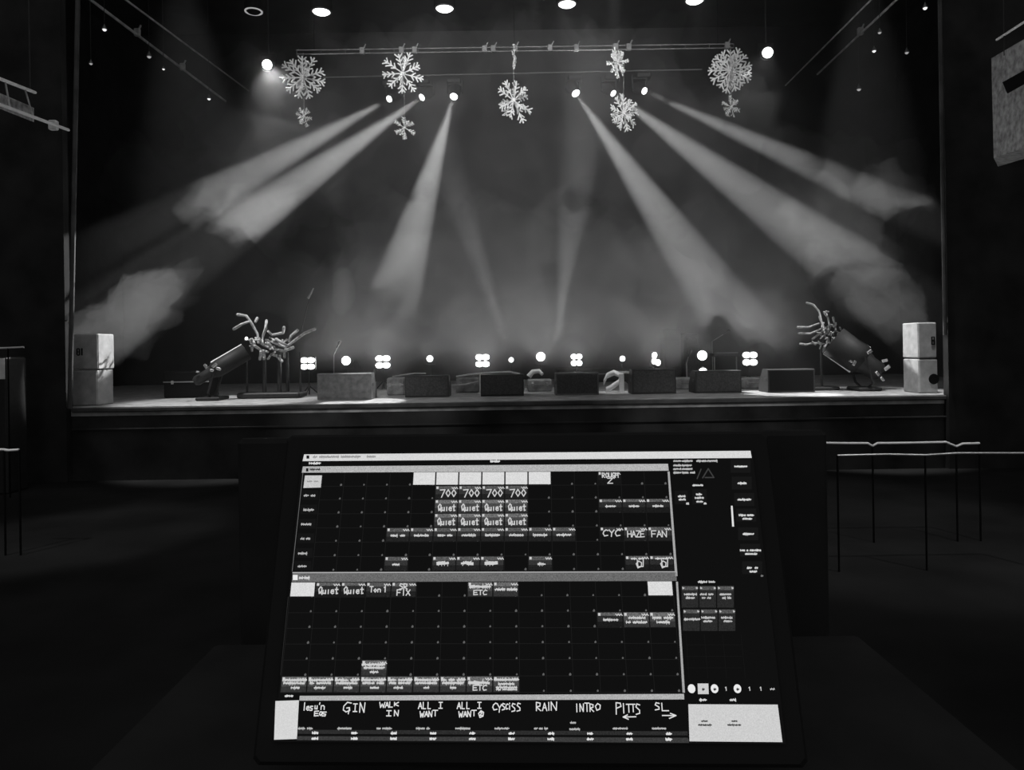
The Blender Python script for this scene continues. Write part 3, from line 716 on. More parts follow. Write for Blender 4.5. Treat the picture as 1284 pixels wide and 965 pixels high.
def barrel(a, b, r, D, label, seed, glints, rails):
    """big barrel lamp aimed at a sculpture; a = rear, b = mouth (world)"""
    a = Vector(a); b = Vector(b); d = (b-a).normalized(); foot = Vector((a.x, a.y, STAGE))
    root = empty('barrel_lamp', foot, label, 'stage light', 'large barrel lamps aimed up at the branch sculptures')
    mb = MB(); n = 28; ln = (b-a).length
    q = d.to_track_quat('Z', 'Y').to_matrix(); vs = []
    prof = [(0, r*.75), (.05, r*.95), (.12, r), (ln, r*1.02), (ln, r*.93), (.1, r*.9)]
    for h, rr in prof:
        for i in range(n):
            t = 2*math.pi*i/n; vs.append(a + q @ Vector((math.cos(t)*rr, math.sin(t)*rr, h)))
    fs = [(k*n+i, k*n+(i+1) % n, (k+1)*n+(i+1) % n, (k+1)*n+i) for k in range(len(prof)-1) for i in range(n)]
    mb.add(vs, fs, True); mb.add(vs[:n], [tuple(range(n-1, -1, -1))]); mb.build('barrel', 'barrelm', root)
    MB().lathe(a - d*.30, d, [(0, r*.35), (.05, r*.6), (.22, r*.62), (.30, r*.75)], 20).build('rear_housing', 'dark', root)
    up = Vector((-d.z, 0, d.x)) * (1 if d.x > 0 else -1)
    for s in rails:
        o_ = up*s*(r*1.03); MB().path([a + d*.06 + o_, a + d*(ln*.5) + o_, b + o_], .022, n=7).build('rim_highlight', 'snow', root)  # pale tubes stand in for highlights along the barrel's edges
    side = d.cross(Vector((0, 1, 0))).normalized()
    for s in (-1, 1):
        e = a + d*.12 + Vector((0, s*(r+.04), 0))
        MB().path([e, Vector((a.x, a.y+s*(r+.04), STAGE+.12)), Vector((a.x, a.y+s*.05, STAGE+.02))], .02, n=6).build('yoke_arm', 'dark', root)
    MB().box(foot + Vector((0, 0, .03)), (.35, .45, .05), bev=.015).build('base', 'dark', root)
    for (gx, gy, gl, ga) in glints:
        p = P(gx, gy, a.y - r - .03); e = px2m(gl, D)
        MB().box(p, (e*1.0, .04, e*.55), Matrix.Rotation(ga, 3, 'Y'), .006).build('clamp', 'chrome', root)
M['barrelm'] = principled('glossy_dark_barrel', .015, .65, metal=.2, var=.2, scale=10)
barrel(P(1083, 454, 11.3), P(1045, 428, 11.5), .245, 11.3, 'large dark barrel lamp with pale highlight tubes tilted up at the right branch sculpture', 3,
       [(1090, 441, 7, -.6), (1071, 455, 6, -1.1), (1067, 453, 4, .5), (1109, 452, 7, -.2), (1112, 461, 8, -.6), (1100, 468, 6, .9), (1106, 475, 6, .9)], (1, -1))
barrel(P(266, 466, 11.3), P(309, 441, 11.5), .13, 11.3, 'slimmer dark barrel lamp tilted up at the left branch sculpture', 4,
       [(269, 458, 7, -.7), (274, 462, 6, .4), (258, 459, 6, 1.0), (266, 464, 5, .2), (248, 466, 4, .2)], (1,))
tag(MB().box(P(309, 424, 11.5), (.035, .03, .035), Matrix.Rotation(.7, 3, 'Y'), .006).build('reflected_glint', 'lens', None, P(309, 424, 11.5)), 'tiny glowing box standing for reflected light at the mouth of the left barrel lamp', 'glint')  # emissive box in place of a light reflection
# low dark case behind left barrel lamp
kit(205, 262, 466, 492, 11.9, 'low black case left of the left barrel lamp', 'ink')

# ---------------------------------------------------------------- added lamps without fixtures: fill for front, deck, cloth and rails, plus up beams
spot('added_front_spot', (-3.5, 1.0, 6.8), P(600, 100, DS), 3500, 39, 1.0, .15, 'Quadratic')  # unseen pair, added to brighten the snowflakes
spot('added_front_spot', (3.5, 1.0, 6.8), P(700, 100, DS), 3500, 39, 1.0, .15, 'Quadratic')
spot('added_front_spot', (-1.5, 1.0, 6.8), P(470, 515, DF), 1100, 17, 1.0, .15, 'Quadratic')  # unseen pair, added to brighten the stage fascia and wedges
spot('added_front_spot', (1.5, 1.0, 6.8), P(890, 520, DF), 1100, 17, 1.0, .15, 'Quadratic')
spot('added_deck_spot', (-4.6, 9.7, 8.4), P(275, 500, 11.0), 2300, 24, .5, .1, 'Quadratic')  # pair with no fixture, added to brighten the deck at the sides
spot('added_deck_spot', (4.9, 9.7, 8.4), P(1085, 498, 11.0), 2300, 22, .5, .1, 'Quadratic')
spot('up_beam_lamp', P(697, 440, 13.4), P(728, 190, 13.2), 1000, 15, .9, .05, 'Linear')
spot('up_beam_lamp', P(640, 446, 13.4), P(585, 280, 13.0), 600, 13, .9, .05, 'Linear')
spot('up_beam_lamp', P(434, 446, 13.4), P(424, 300, 13.2), 250, 10, .9, .05, 'Linear')
spot('added_cloth_spot', (P(772, 480, 11.8).x, 11.2, 8.6), P(772, 480, 11.8), 1500, 7, .6, .05, 'Quadratic')  # added from above to brighten the bent fabric
spot('added_cloth_spot', (P(675, 470, 12).x, 11.3, 8.6), P(675, 470, 12), 1000, 7, .6, .05, 'Quadratic')  # added from above to brighten the rolled cloth
spot('added_rail_spot', (5.0, 3.0, 6.5), P(1130, 556, 6.4), 500, 36, .6, .1, 'Quadratic')  # unseen pair, added so the hall rails show bright
spot('added_rail_spot', (-6.0, 3.0, 6.5), P(0, 560, 6.4), 500, 20, .6, .1, 'Quadratic')

# ================================================================ monitor
S0 = 0.531/0.5998
TLr, TRr, BRr, BLr = [(FV + (x-642)/F*RV + (436-y)/F*UV) for x, y in ((380.5, 568.5), (941.5, 564.5), (981, 930), (343.5, 927.5))]
p0 = CAM + S0*TLr; p1 = CAM + S0*.98303*TRr; p2 = CAM + S0*.86408*BRr; p3 = CAM + S0*.88105*BLr
eu = (p1-p0).normalized(); en = eu.cross(p3-p0).normalized()
if en.y > 0: en = -en          # towards the viewer
ev = en.cross(eu).normalized()
if ev.z < 0: ev = -ev
SW = (p1-p0).length; SH = abs((p3-p0).dot(ev))
def S(px, py, lift=0.0):
    d = FV + (px-642)/F*RV + (436-py)/F*UV
    t = (p0-CAM).dot(en)/d.dot(en); return CAM + d*t + en*lift
RM = Matrix((eu, ev, en)).transposed()
ctr = p0 + eu*SW/2 - ev*SH/2
DESKZ = (p3.z) - .06
mon = empty('touch_screen_monitor', (ctr.x, ctr.y, DESKZ), 'tilted black touch screen monitor glowing with a grid of lighting cue buttons', 'monitor')
MB().box(ctr - en*.021, (SW+.05, SH+.05, .034), RM, .006).build('housing', 'bezel', mon)
disp = MB().box(ctr - en*.003, (SW+.004, SH+.004, .004), RM).build('display_panel', emis('display_black', L(16)), mon)
foot = ctr - en*.06
MB().tube(ctr - en*.03 - ev*.02, Vector((ctr.x, ctr.y+.16, DESKZ+.01)), .018, n=10).build('stand', 'bezel', mon)
MB().box((ctr.x, ctr.y+.12, DESKZ+.008), (.26, .2, .014), bev=.005).build('stand_base', 'bezel', mon)
# desk / flight case under and behind it
def desk():
    root = empty('console_desk', (ctr.x, ctr.y, 0), 'black flight-case desk carrying the touch screen monitor', 'desk')
    MB().box((ctr.x+.02, ctr.y+.05, DESKZ/2-.01), (1.0, .6, DESKZ-.03), bev=.02).build('case', 'desk', root)
    MB().box((ctr.x+.02, ctr.y+.05, DESKZ-.012), (1.04, .64, .02), bev=.005).build('rim', 'desk', root)
desk()
def lid():  # upright black lid of the console
    D = 1.35; a = P(300, 549.5, D); b = P(1034, 548, D)
    root = empty('console_lid', ((a.x+b.x)/2, D, 0), 'upright black console lid hiding the hall behind the monitor', 'console lid')
    MB().box(((a.x+b.x)/2, D, a.z/2-.0), (b.x-a.x, .03, a.z), bev=.008).build('panel', 'desk', root)
    MB().box(((a.x+b.x)/2, D-.018, a.z-.1), (.12, .01, .05), bev=.004).build('latch', 'bezel', root)
lid()
E_ = {}
def em(v, noise=0):
    k = (v, noise)
    if k not in E_: E_[k] = emis('screen_grey_%d' % v, L(v), noise=noise, scale=900)
    return E_[k]
def quad(mb, x0, y0, x1, y1, lift, x2=None, y2=None, x3=None, y3=None):
    """four photo pixels; default is an axis-aligned rectangle"""
    pts = [(x0, y0), (x1, y0), (x1, y1), (x0, y1)] if x2 is None else [(x0, y0), (x1, y1), (x2, y2), (x3, y3)]
    a = [S(x, y, lift) for x, y in pts]
    mb.add(a, [(3, 2, 1, 0)]); return mb
def uvof(px, py):
    s = S(px, py) - p0; return s.dot(eu), -s.dot(ev)
def W(u, v, lift): return p0 + eu*u - ev*v + en*lift
def uvquad(mb, u0, v0, u1, v1, lift):
    return mb.add([W(u0, v0, lift), W(u1, v0, lift), W(u1, v1, lift), W(u0, v1, lift)], [(3, 2, 1, 0)])
def ribbon(mb, pts, w, lift):
    """pts in uv metres"""
    for (a, b) in zip(pts[:-1], pts[1:]):
        dx, dy = b[0]-a[0], b[1]-a[1]; l = math.hypot(dx, dy) or 1e-6; nx, ny = -dy/l*w/2, dx/l*w/2; ex, ey = dx/l*w*.35, dy/l*w*.35
        mb.add([W(a[0]+nx-ex, a[1]+ny-ey, lift), W(b[0]+nx+ex, b[1]+ny+ey, lift), W(b[0]-nx+ex, b[1]-ny+ey, lift), W(a[0]-nx-ex, a[1]-ny-ey, lift)], [(0, 1, 2, 3)])
    return mb
# little stroke alphabet, unit box, y down
G = {
 'A': [[(0, 1), (.5, 0), (1, 1)], [(.2, .62), (.8, .62)]], 'C': [[(1, .12), (.6, 0), (.15, .25), (0, .6), (.25, 1), (.9, .9)]],
 'E': [[(1, 0), (0, .05), (0, 1), (1, .95)], [(0, .5), (.8, .5)]], 'F': [[(1, 0), (0, 0), (0, 1)], [(0, .5), (.8, .5)]],
 'G': [[(1, .08), (.5, 0), (.08, .4), (.05, .8), (.4, 1), (.85, .85), (.8, .55), (.45, .6)], [(.8, .6), (.7, 1.2)]],
 'H': [[(0, 0), (0, 1)], [(1, 0), (1, 1)], [(0, .5), (1, .5)]], 'I': [[(.5, 0), (.5, 1)]], 'J': [[(.1, 0), (.9, 0)], [(.5, 0), (.5, 1)], [(.1, 1), (.9, 1)]],
 'K': [[(0, 0), (0, 1)], [(1, 0), (0, .55), (1, 1)]], 'L': [[(0, 0), (0, 1), (.9, 1)]], 'N': [[(0, 1), (0, 0), (.9, 1), (1, 0)]],
 'O': [[(.5, 0), (.05, .4), (.3, 1), (.9, .8), (1, .25), (.5, 0)]], 'P': [[(0, 1.25), (.05, 0), (.8, .05), (.9, .4), (.1, .6)]],
 'Q': [[(.55, 0), (.05, .35), (.25, .95), (.85, .8), (.95, .2), (.5, 0)], [(.6, .7), (1.1, 1.1)]], 'R': [[(0, 1), (0, 0), (.8, .1), (.75, .45), (.05, .55), (.9, 1)]],
 'S': [[(.9, .1), (.3, 0), (.1, .3), (.8, .6), (.8, .9), (.05, 1)]], 'T': [[(0, 0), (1, 0)], [(.5, 0), (.5, 1)]], 'U': [[(0, 0), (.05, .9), (.9, .9), (1, 0)]],
 'W': [[(0, 0), (.2, 1), (.5, .35), (.75, 1), (1, 0)]], 'X': [[(0, 0), (1, 1)], [(1, 0), (0, 1)]], 'Y': [[(0, 0), (.5, .5), (1, 0)], [(.5, .5), (.4, 1.1)]],
 'Z': [[(0, 0), (1, 0), (0, 1), (1, 1)]], 'D': [[(0, 0), (0, 1), (.8, .8), (.9, .3), (0, 0)]], 'M': [[(0, 1), (.1, 0), (.5, .6), (.9, 0), (1, 1)]],
 '0': [[(.5, 0), (.05, .5), (.5, 1), (.95, .5), (.5, 0)]], '1': [[(.2, .2), (.5, 0), (.5, 1)]], '2': [[(.1, .2), (.6, 0), (.9, .3), (0, 1), (1, 1)]],
 '7': [[(0, .05), (1, 0), (.3, 1.1)]], '>': [[(0, .5), (1, .5)], [(.6, .2), (1, .5), (.5, .9)]], '<': [[(1, .5), (0, .55)], [(.35, .2), (0, .55), (.4, .9)]],
 'a': [[(.9, .5), (.4, .45), (.05, .75), (.4, 1), (.85, .75)], [(.9, .5), (.9, 1)]], 'e': [[(.05, .72), (.9, .68), (.7, .45), (.2, .5), (.1, .85), (.5, 1), (.95, .9)]],
 'i': [[(.5, .45), (.5, 1)]], 'l': [[(.5, 0), (.5, 1)]], 'n': [[(.1, 1), (.1, .5), (.6, .45), (.9, .6), (.9, 1)]], 's': [[(.9, .5), (.2, .5), (.2, .7), (.8, .8), (.7, 1), (.05, 1)]],
 't': [[(.5, .1), (.5, 1), (.9, .95)], [(.1, .4), (.95, .4)]], 'u': [[(.1, .5), (.1, .95), (.8, .95), (.85, .5), (.9, 1)]], 'y': [[(.1, .5), (.4, .95)], [(.9, .5), (.3, 1.3)]],
 'r': [[(.2, .5), (.25, 1)], [(.25, .65), (.8, .45)]], 'o': [[(.5, .45), (.1, .7), (.5, 1), (.9, .7), (.5, .45)]], 'c': [[(.9, .5), (.3, .5), (.1, .8), (.4, 1), (.9, .95)]],
 'g': [[(.9, .5), (.3, .5), (.2, .8), (.85, .8)], [(.9, .5), (.85, 1.2), (.3, 1.3)]], "'": [[(.5, 0), (.4, .25)]], '-': [[(.1, .55), (.9, .55)]], ' ': [],
}
def text(mb, s, px, py, cw, ch, w=1.1, lift=.0012, skew=0, gap=1.25):
    """stroke text whose top left sits at a photo pixel; sizes in photo pixels"""
    u, v = uvof(px, py); k = (uvof(px+1, py)[0]-u); kv = (uvof(px, py+1)[1]-v)
    for i, c in enumerate(s):
        for st in G.get(c, []):
            ribbon(mb, [(u + (i*cw*gap + x*cw + (1-y)*skew)*k, v + y*ch*kv) for x, y in st], w*k, lift)
    return mb
def glyphs(mb, u, v, wid, h, rng, w, lift):
    """print too small to read: little letter-like blocks with stems"""
    cw = h*.66; n = max(2, int(wid/cw)); cw = wid/n
    for i in range(n):
        if 1 < i < n-2 and rng.random() < .10: continue
        x = u+i*cw; t = rng.random()
        y0 = v + h*(.32 if t > .25 else .12)
        ribbon(mb, [(x+cw*.05, v+h*.62), (x+cw*rng.uniform(.75, 1.0), v+h*(.62+rng.uniform(-.08, .08)))], h*rng.uniform(.30, .5), lift)
        ribbon(mb, [(x+cw*rng.choice((.15, .7)), y0-h*.1*(t > .8)), (x+cw*.2, v+h*.95)], w*.8, lift)
        if t < .5: ribbon(mb, [(x+cw*.7, v+h*.35), (x+cw*.75, v+h*(1.0 if t > .1 else 1.2))], w*.7, lift)
    return mb
def scrib(mb, px, py, wpx, hpx, seed, w=.9, lift=.0012, dens=1.7):
    u, v = uvof(px, py); k = (uvof(px+1, py)[0]-u); kv = (uvof(px, py+1)[1]-v)
    return glyphs(mb, u, v, wpx*k, hpx*kv, random.Random(seed), w*k, lift)
def part(mb, name, v, noise=0): return mb.build(name, em(v, noise), mon)
def subp(mb, name, v, p, noise=0): return sub(mb, name, em(v, noise), p, mon)
L1, L2, L3 = .0004, .0008, .0012
# title bars
tb = part(quad(MB(), 381.5, 569.5, 941, 565, L1, 942.5, 574, 379.5, 578), 'title_bar', 215, .10)
subp(scrib(MB(), 393, 570.5, 78, 4, 1), 'title_text', 150, tb); subp(quad(MB(), 384.5, 571, 388, 575, L2), 'title_icon', 20, tb)
mb = scrib(MB(), 388, 578.8, 15, 3.4, 2, 1.2); scrib(mb, 615, 576.3, 12, 3.4, 3, 1.2); part(mb, 'menu_text', 220)
tb = part(quad(MB(), 380, 584.7, 837.5, 581.3, L1, 838.5, 590, 378.5, 592.5), 'title_bar', 178, .22)
subp(scrib(MB(), 389, 586.5, 13, 3.4, 4), 'title_text', 60, tb); subp(quad(MB(), 384, 587, 387, 591, L2), 'title_icon', 20, tb)
tb = part(quad(MB(), 367, 719, 848, 717.5, L1, 848.5, 728, 366, 729.5), 'title_bar', 105, .30)
subp(quad(MB(), 367.5, 720.5, 373.5, 727, L2), 'title_icon', 235, tb); subp(scrib(MB(), 376, 721.5, 13, 4.5, 5, 1.3), 'title_text', 210, tb)
part(quad(MB(), 367, 717, 848, 716, L2, 848, 717.3, 367, 718.6), 'window_edge', 170)
part(quad(MB(), 376, 872, 857.5, 869.5, L1, 858, 876.5, 375.5, 878), 'window_edge', 175, .2)
part(quad(MB(), 837, 591, 839.6, 591, L1, 849.5, 722, 846.5, 722), 'scroll_bar', 165, .15)
part(quad(MB(), 847.5, 729, 850, 729, L1, 858.8, 868, 855.8, 868), 'scroll_bar', 165, .15)
mb = MB(); ribbon(mb, [uvof(380, 592), uvof(366.5, 716)], .0006, L1); part(mb, 'window_edge', 110)
mb = MB(); ribbon(mb, [uvof(361.5, 748), uvof(352, 846)], .0004, L1); part(mb, 'window_edge', 50)
# left tab column
tt = part(quad(MB(), 382.5, 596, 404, 595.8, L1, 402.5, 611, 380.5, 611.6), 'tab_button', 200, .15)
subp(scrib(MB(), 385.5, 602, 14, 2.5, 7, .8), 'tab_text', 150, tt)
for i, y in enumerate((620.5, 638.5, 656.5, 674.5, 693, 709)):
    x = 391 - (y-600)*.1
    t_ = part(quad(MB(), x-10.5, y-6, x+10.5, y+6, L1), 'tab_button', 21)
    subp(scrib(MB(), x-7+(i % 2), y-1.5, 14-(i*.7), 3.6, 20+i, 1.1, dens=1.9), 'tab_text', 175, t_)
# cue grids
def bilin(c, s, t):
    (ax, ay), (bx_, by), (cx, cy), (dx, dy) = c    # TL TR BR BL in uv
    return ((1-t)*((1-s)*ax+s*bx_)+t*((1-s)*dx+s*cx), (1-t)*((1-s)*ay+s*by)+t*((1-s)*dy+s*cy))
class Grid:
    def __init__(s, corners, nc, nr, name, left):
        s.c = [uvof(*p) for p in corners]; s.nc = nc; s.nr = nr
        mb = MB(); 
        for i in range(nc+1): ribbon(mb, [bilin(s.c, i/nc, 0), bilin(s.c, i/nc, 1)], .00045, L1)
        for j in range(nr+1): ribbon(mb, [bilin(s.c, 0, j/nr), bilin(s.c, 1, j/nr)], .00045, L1)
        part(mb, 'grid_lines', 31)
        mb = MB(); rng = random.Random(nc*nr)
        for i in range(left, nc+1):
            for j in range(1, nr+1):
                u, v = bilin(s.c, i/nc, j/nr); a = rng.uniform(.0011, .0016)
                mb.add([W(u-.003+dx*a, v-.0016+dy*a, L2) for dx, dy in ((0, -1), (.8, -.3), (.7, .7), (-.6, .9), (-.9, 0))], [(4, 3, 2, 1, 0)])
        part(mb, 'corner_marks', 96)
    def cell(s, i, j, kind, label=None, seed=0):
        m = .006
        def q(a0, b0, a1, b1, lift):
            mb = MB(); pts = [bilin(s.c, (i+a0)/s.nc, (j+b0)/s.nr), bilin(s.c, (i+a1)/s.nc, (j+b0)/s.nr), bilin(s.c, (i+a1)/s.nc, (j+b1)/s.nr), bilin(s.c, (i+a0)/s.nc, (j+b1)/s.nr)]
            mb.add([W(*p, lift) for p in pts], [(3, 2, 1, 0)]); return mb
        if kind == 'white': return part(q(.03, .02, .97, .93, L3), 'cue_button', 218, .12)
        body = {'mid': 72, 'dim': 52, 'low': 44, 'dark': 28}[kind]
        p = part(q(.02, .03, .97, .97, L2), 'cue_button', body, .3)
        head = MB(); 
        h = q(.03, .04, .96, .30 if kind != 'low' else .24, L2+.0001)
        subp(h, 'button_header', {'mid': 105, 'dim': 85, 'low': 95, 'dark': 60}[kind], p, .5)
        subp(q(.02, .62, .97, .97, L2+.0001), 'button_shade', {'mid': 52, 'dim': 34, 'low': 28, 'dark': 22}[kind], p, .3)
        c0 = bilin(s.c, (i+.05)/s.nc, (j+.05)/s.nr); c1 = bilin(s.c, (i+.72)/s.nc, (j+.05)/s.nr)
        cwm = (bilin(s.c, (i+1)/s.nc, (j+.5)/s.nr)[0]-bilin(s.c, i/s.nc, (j+.5)/s.nr)[0]); chm = (bilin(s.c, 0, 1/s.nr)[1]-bilin(s.c, 0, 0)[1])
        mb = MB()
        uvquad(mb, c0[0], c0[1]+.0003, c0[0]+cwm*.09, c0[1]+chm*.19, L3)
        ribbon(mb, [(c1[0]+cwm*.05*k, c1[1]+chm*(.08+.10*(k % 2))) for k in range(6)], .0009, L3)
        def line(txt, y0, hh, x0=.12, x1=.9, wd=.0011):
            n = len(txt); cw = cwm*(x1-x0)/(n*1.2)
            u0, v0 = bilin(s.c, (i+x0)/s.nc, (j+y0)/s.nr)
            for kk, ch in enumerate(txt):
                for st in G.get(ch, []): ribbon(mb, [(u0+(kk*1.2+x)*cw, v0+y*hh*chm) for x, y in st], wd, L3+.0001)
        def blur(y0, hh, x0, x1, sd):
            u0, v0 = bilin(s.c, (i+x0)/s.nc, (j+y0)/s.nr); glyphs(mb, u0, v0, cwm*(x1-x0), chm*hh*1.25, random.Random(sd), .0009, L3+.0001)
        if label:
            for it in label:
                if it[0] == 't': line(*it[1:])
                else: blur(*it[1:], seed*13+len(mb.f))
        subp(mb, 'button_text', 205, p)
        return p
g1 = Grid([(404, 592.5), (836.5, 590.5), (845.5, 714.5), (391.5, 716)], 15, 7, 'upper', 1)
for i in range(4, 10): g1.cell(i, 0, 'white')
for i in range(5, 9):
    g1.cell(i, 1, 'dim', [('t', '700', .30, .50, .22, .95, .0012)], i)
    for j in (2, 3): g1.cell(i, j, 'mid', [('t', 'Quiet', .34, .48, .16, .92, .0013)], i+j)
for i in range(3, 11): g1.cell(i, 4, 'dim', [('b', .42, .18, .2, .8)], i)
g1.cell(3, 6, 'dim', [('b', .42, .18, .35, .65)], 1); g1.cell(9, 6, 'dim', [('b', .42, .18, .4, .7)], 2)
for i in (5, 6, 7): g1.cell(i, 6, 'dim', [('b', .22, .36, .22, .72), ('b', .28, .2, .3, .62)], i)
g1.cell(12, 0, 'dark', [('t', 'ROUGH', .12, .34, .2, .9, .0011), ('t', 'Z', .52, .36, .42, .68, .0011)], 3)
for i in (12, 13, 14): g1.cell(i, 2, 'low', [('b', .44, .14, .28, .72)], i)
g1.cell(12, 4, 'dark', [('t', 'CYC', .22, .42, .14, .9, .0012)], 5)
g1.cell(13, 4, 'dim', [('t', 'HAZE', .30, .42, .16, .88, .0011)], 6); g1.cell(14, 4, 'dim', [('t', 'FAN', .30, .42, .16, .82, .0011)], 7)
for i in (13, 14): g1.cell(i, 6, 'low', [('b', .14, .10, .25, .75), ('t', 'O', .38, .46, .44, .72, .0011), ('t', 'U', .30, .50, .50, .80, .0011)], i)
g2 = Grid([(365, 729.8), (843, 728.3), (855, 867.5), (351.5, 868)], 15, 7, 'lower', 1)
g2.cell(0, 0, 'white'); g2.cell(14, 0, 'white')
for i in (1, 2): g2.cell(i, 0, 'low', [('t', 'Quiet', .30, .46, .14, .94, .0013)], i)
g2.cell(3, 0, 'dim', [('t', 'Ton', .30, .36, .16, .62, .0012), ('t', '1', .30, .36, .70, .86, .0012)], 3)
g2.cell(4, 0, 'dim', [('t', 'SR', .12, .36, .32, .68, .0012), ('t', 'FIX', .52, .36, .24, .78, .0012)], 4)
g2.cell(7, 0, 'mid', [('b', .10, .30, .1, .9), ('t', 'ETC', .56, .30, .25, .8, .0011)], 5)
g2.cell(8, 0, 'mid', [('b', .36, .2, .08, .94)], 6)
g2.cell(12, 2, 'low', [('b', .38, .16, .24, .8)], 7)
g2.cell(13, 2, 'mid', [('b', .24, .18, .2, .86), ('b', .52, .18, .1, .9)], 8); g2.cell(14, 2, 'mid', [('b', .24, .18, .12, .9), ('b', .52, .18, .26, .76)], 9)
g2.cell(3, 5, 'mid', [('b', .12, .22, .04, .9), ('b', .34, .18, .12, .9), ('b', .62, .16, .36, .66)], 10)
for i in range(7):
    g2.cell(i, 6, 'mid', [('b', .08, .2, .06, .94), ('b', .28, .18, .1, .9), ('b', .58, .16, .4-.12*(i % 3 == 1), .62+.1*(i < 4))], 11+i)
g2.cell(7, 6, 'mid', [('b', .12, .36, .1, .9), ('t', 'ETC', .56, .3, .26, .8, .0011)], 20)
g2.cell(8, 6, 'mid', [('b', .08, .18, .04, .94), ('b', .36, .16, .2, .8), ('b', .56, .16, .12, .9), ('b', .72, .12, .12, .9)], 21)
# playback strip
part(quad(MB(), 345.5, 878.5, 375, 877.5, L1, 372.5, 926, 343.8, 927), 'playback_tile', 212, .08)
part(quad(MB(), 863, 882.5, 975, 883, L1, 981, 930, 864.5, 929), 'playback_tile', 205, .10)
part(scrib(MB(), 358, 870, 10, 3.4, 60, 1.2), 'menu_text', 215)
mb = scrib(MB(), 879, 902, 8, 2.5, 61, .9, L3); scrib(mb, 875, 906.5, 17, 3, 62, .9, L3); scrib(mb, 917, 902, 7, 2.5, 63, .9, L3); scrib(mb, 912, 906.5, 17, 3, 64, .9, L3)
part(mb, 'tile_text', 60)
mb = quad(MB(), 373, 914.5, 862, 916.5, L1, 862.5, 921.5, 373, 919.5); part(mb, 'fader_band', 44, .3)
mb = quad(MB(), 372, 922.5, 862.5, 924.5, L1, 864, 931, 372, 927.5); part(mb, 'fader_band', 58, .3)
for k in range(10):
    x = 395.5 + 49.2*k; y = 916.5 + .12*k
    mb = MB(); scrib(mb, x-3.5, y-.2, 7.5, 3.2, 70+k, 1.5); scrib(mb, x-4, y+6.8, 8, 3.2, 80+k, 1.5); part(mb, 'fader_text', 225)
    if k != 7: scrib(MB(), x-21, 910.5, 17+random.random()*3, 3.6, 90+k, .8).build('cue_number', em(185), mon)
    else:
        mb = scrib(MB(), 714, 911.5, 13, 3.4, 99, .9); scrib(mb, 715, 903.5, 7, 3.2, 100, .9); mb.build('cue_number', em(185), mon)
HW = 1.25
def hand(items):
    mb = MB()
    for it in items: text(mb, *it[:5], w=it[5] if len(it) > 5 else HW, skew=it[6] if len(it) > 6 else 0, gap=it[7] if len(it) > 7 else 1.3)
    part(mb, 'handwritten_label', 225)
hand([('I', 381.5, 880.5, 2, 9.5), ('e', 385, 881, 4, 9), ('s', 389.5, 880, 4, 10), ('u', 395.5, 880, 3.5, 8.5), ("'", 400, 880.5, 3, 9), ('n', 403, 880, 5, 9), ('E', 395, 891, 5, 6), ('a', 401, 888, 4, 8.5), ('s', 404.5, 887.5, 6, 9.5)])
hand([('G', 431, 880, 10, 12), ('J', 443, 882, 6, 9.5), ('N', 452, 880.5, 6, 12)])
hand([('W', 476.5, 880, 6.5, 6.5), ('A', 483.5, 880, 4.5, 6.5), ('L', 489, 879.5, 4, 6.5), ('K', 495, 880, 5, 4.5), ('J', 484.5, 890.5, 7, 6.5), ('N', 495, 890, 5, 7)])
for dx in (0, 48.5):
    hand([('A', 525+dx, 880.5, 4.5, 7.5), ('L', 531+dx, 880, 3.5, 8), ('L', 537+dx, 880, 3.5, 8), ('J', 550+dx, 880, 5.5, 7.5)] +
         [('W', 527+dx, 891.5, 5, 7), ('A', 533+dx, 891.5, 4, 6.5), ('N', 538+dx, 891, 4, 7), ('T', 543+dx, 890, 6, 7)])
hand([('O', 600, 890.5, 6.5, 8.5), ('2', 601.8, 892, 3, 4.5)])
hand([('C', 618, 881, 6, 8.5), ('Y', 624, 882.5, 5, 9), ('S', 629.5, 881.5, 4, 8), ('C', 634.3, 882, 3, 6.5), ('i', 638.3, 880, 1.6, 9), ("'", 638.3, 881, 1.6, 4), ('S', 641.5, 881.5, 5, 10), ('S', 648, 881, 5, 10)])
hand([('R', 672.5, 880, 6, 10.5), ('A', 680, 881, 5.5, 9.5), ('I', 686.5, 880, 3, 10), ('N', 691, 879.5, 7, 10.5)])
hand([('I', 721.5, 882, 3, 10), ('N', 727, 882, 4.5, 9.5), ('T', 733, 881, 5.5, 10.5), ('R', 739.5, 882, 5, 9.5), ('O', 746, 881.5, 6.5, 8.5)])
hand([('P', 772, 880.5, 7, 11.5), ('I', 780.5, 881.5, 2, 12), ('T', 785, 882.5, 6, 10), ('T', 791, 882.5, 5, 9.5), ('S', 796.5, 882, 6, 13), ('<', 781, 894, 16, 8)])
hand([('S', 820.5, 880.5, 6.5, 9), ('L', 829.5, 881, 9, 9.5), ('>', 830, 892, 17, 9)])
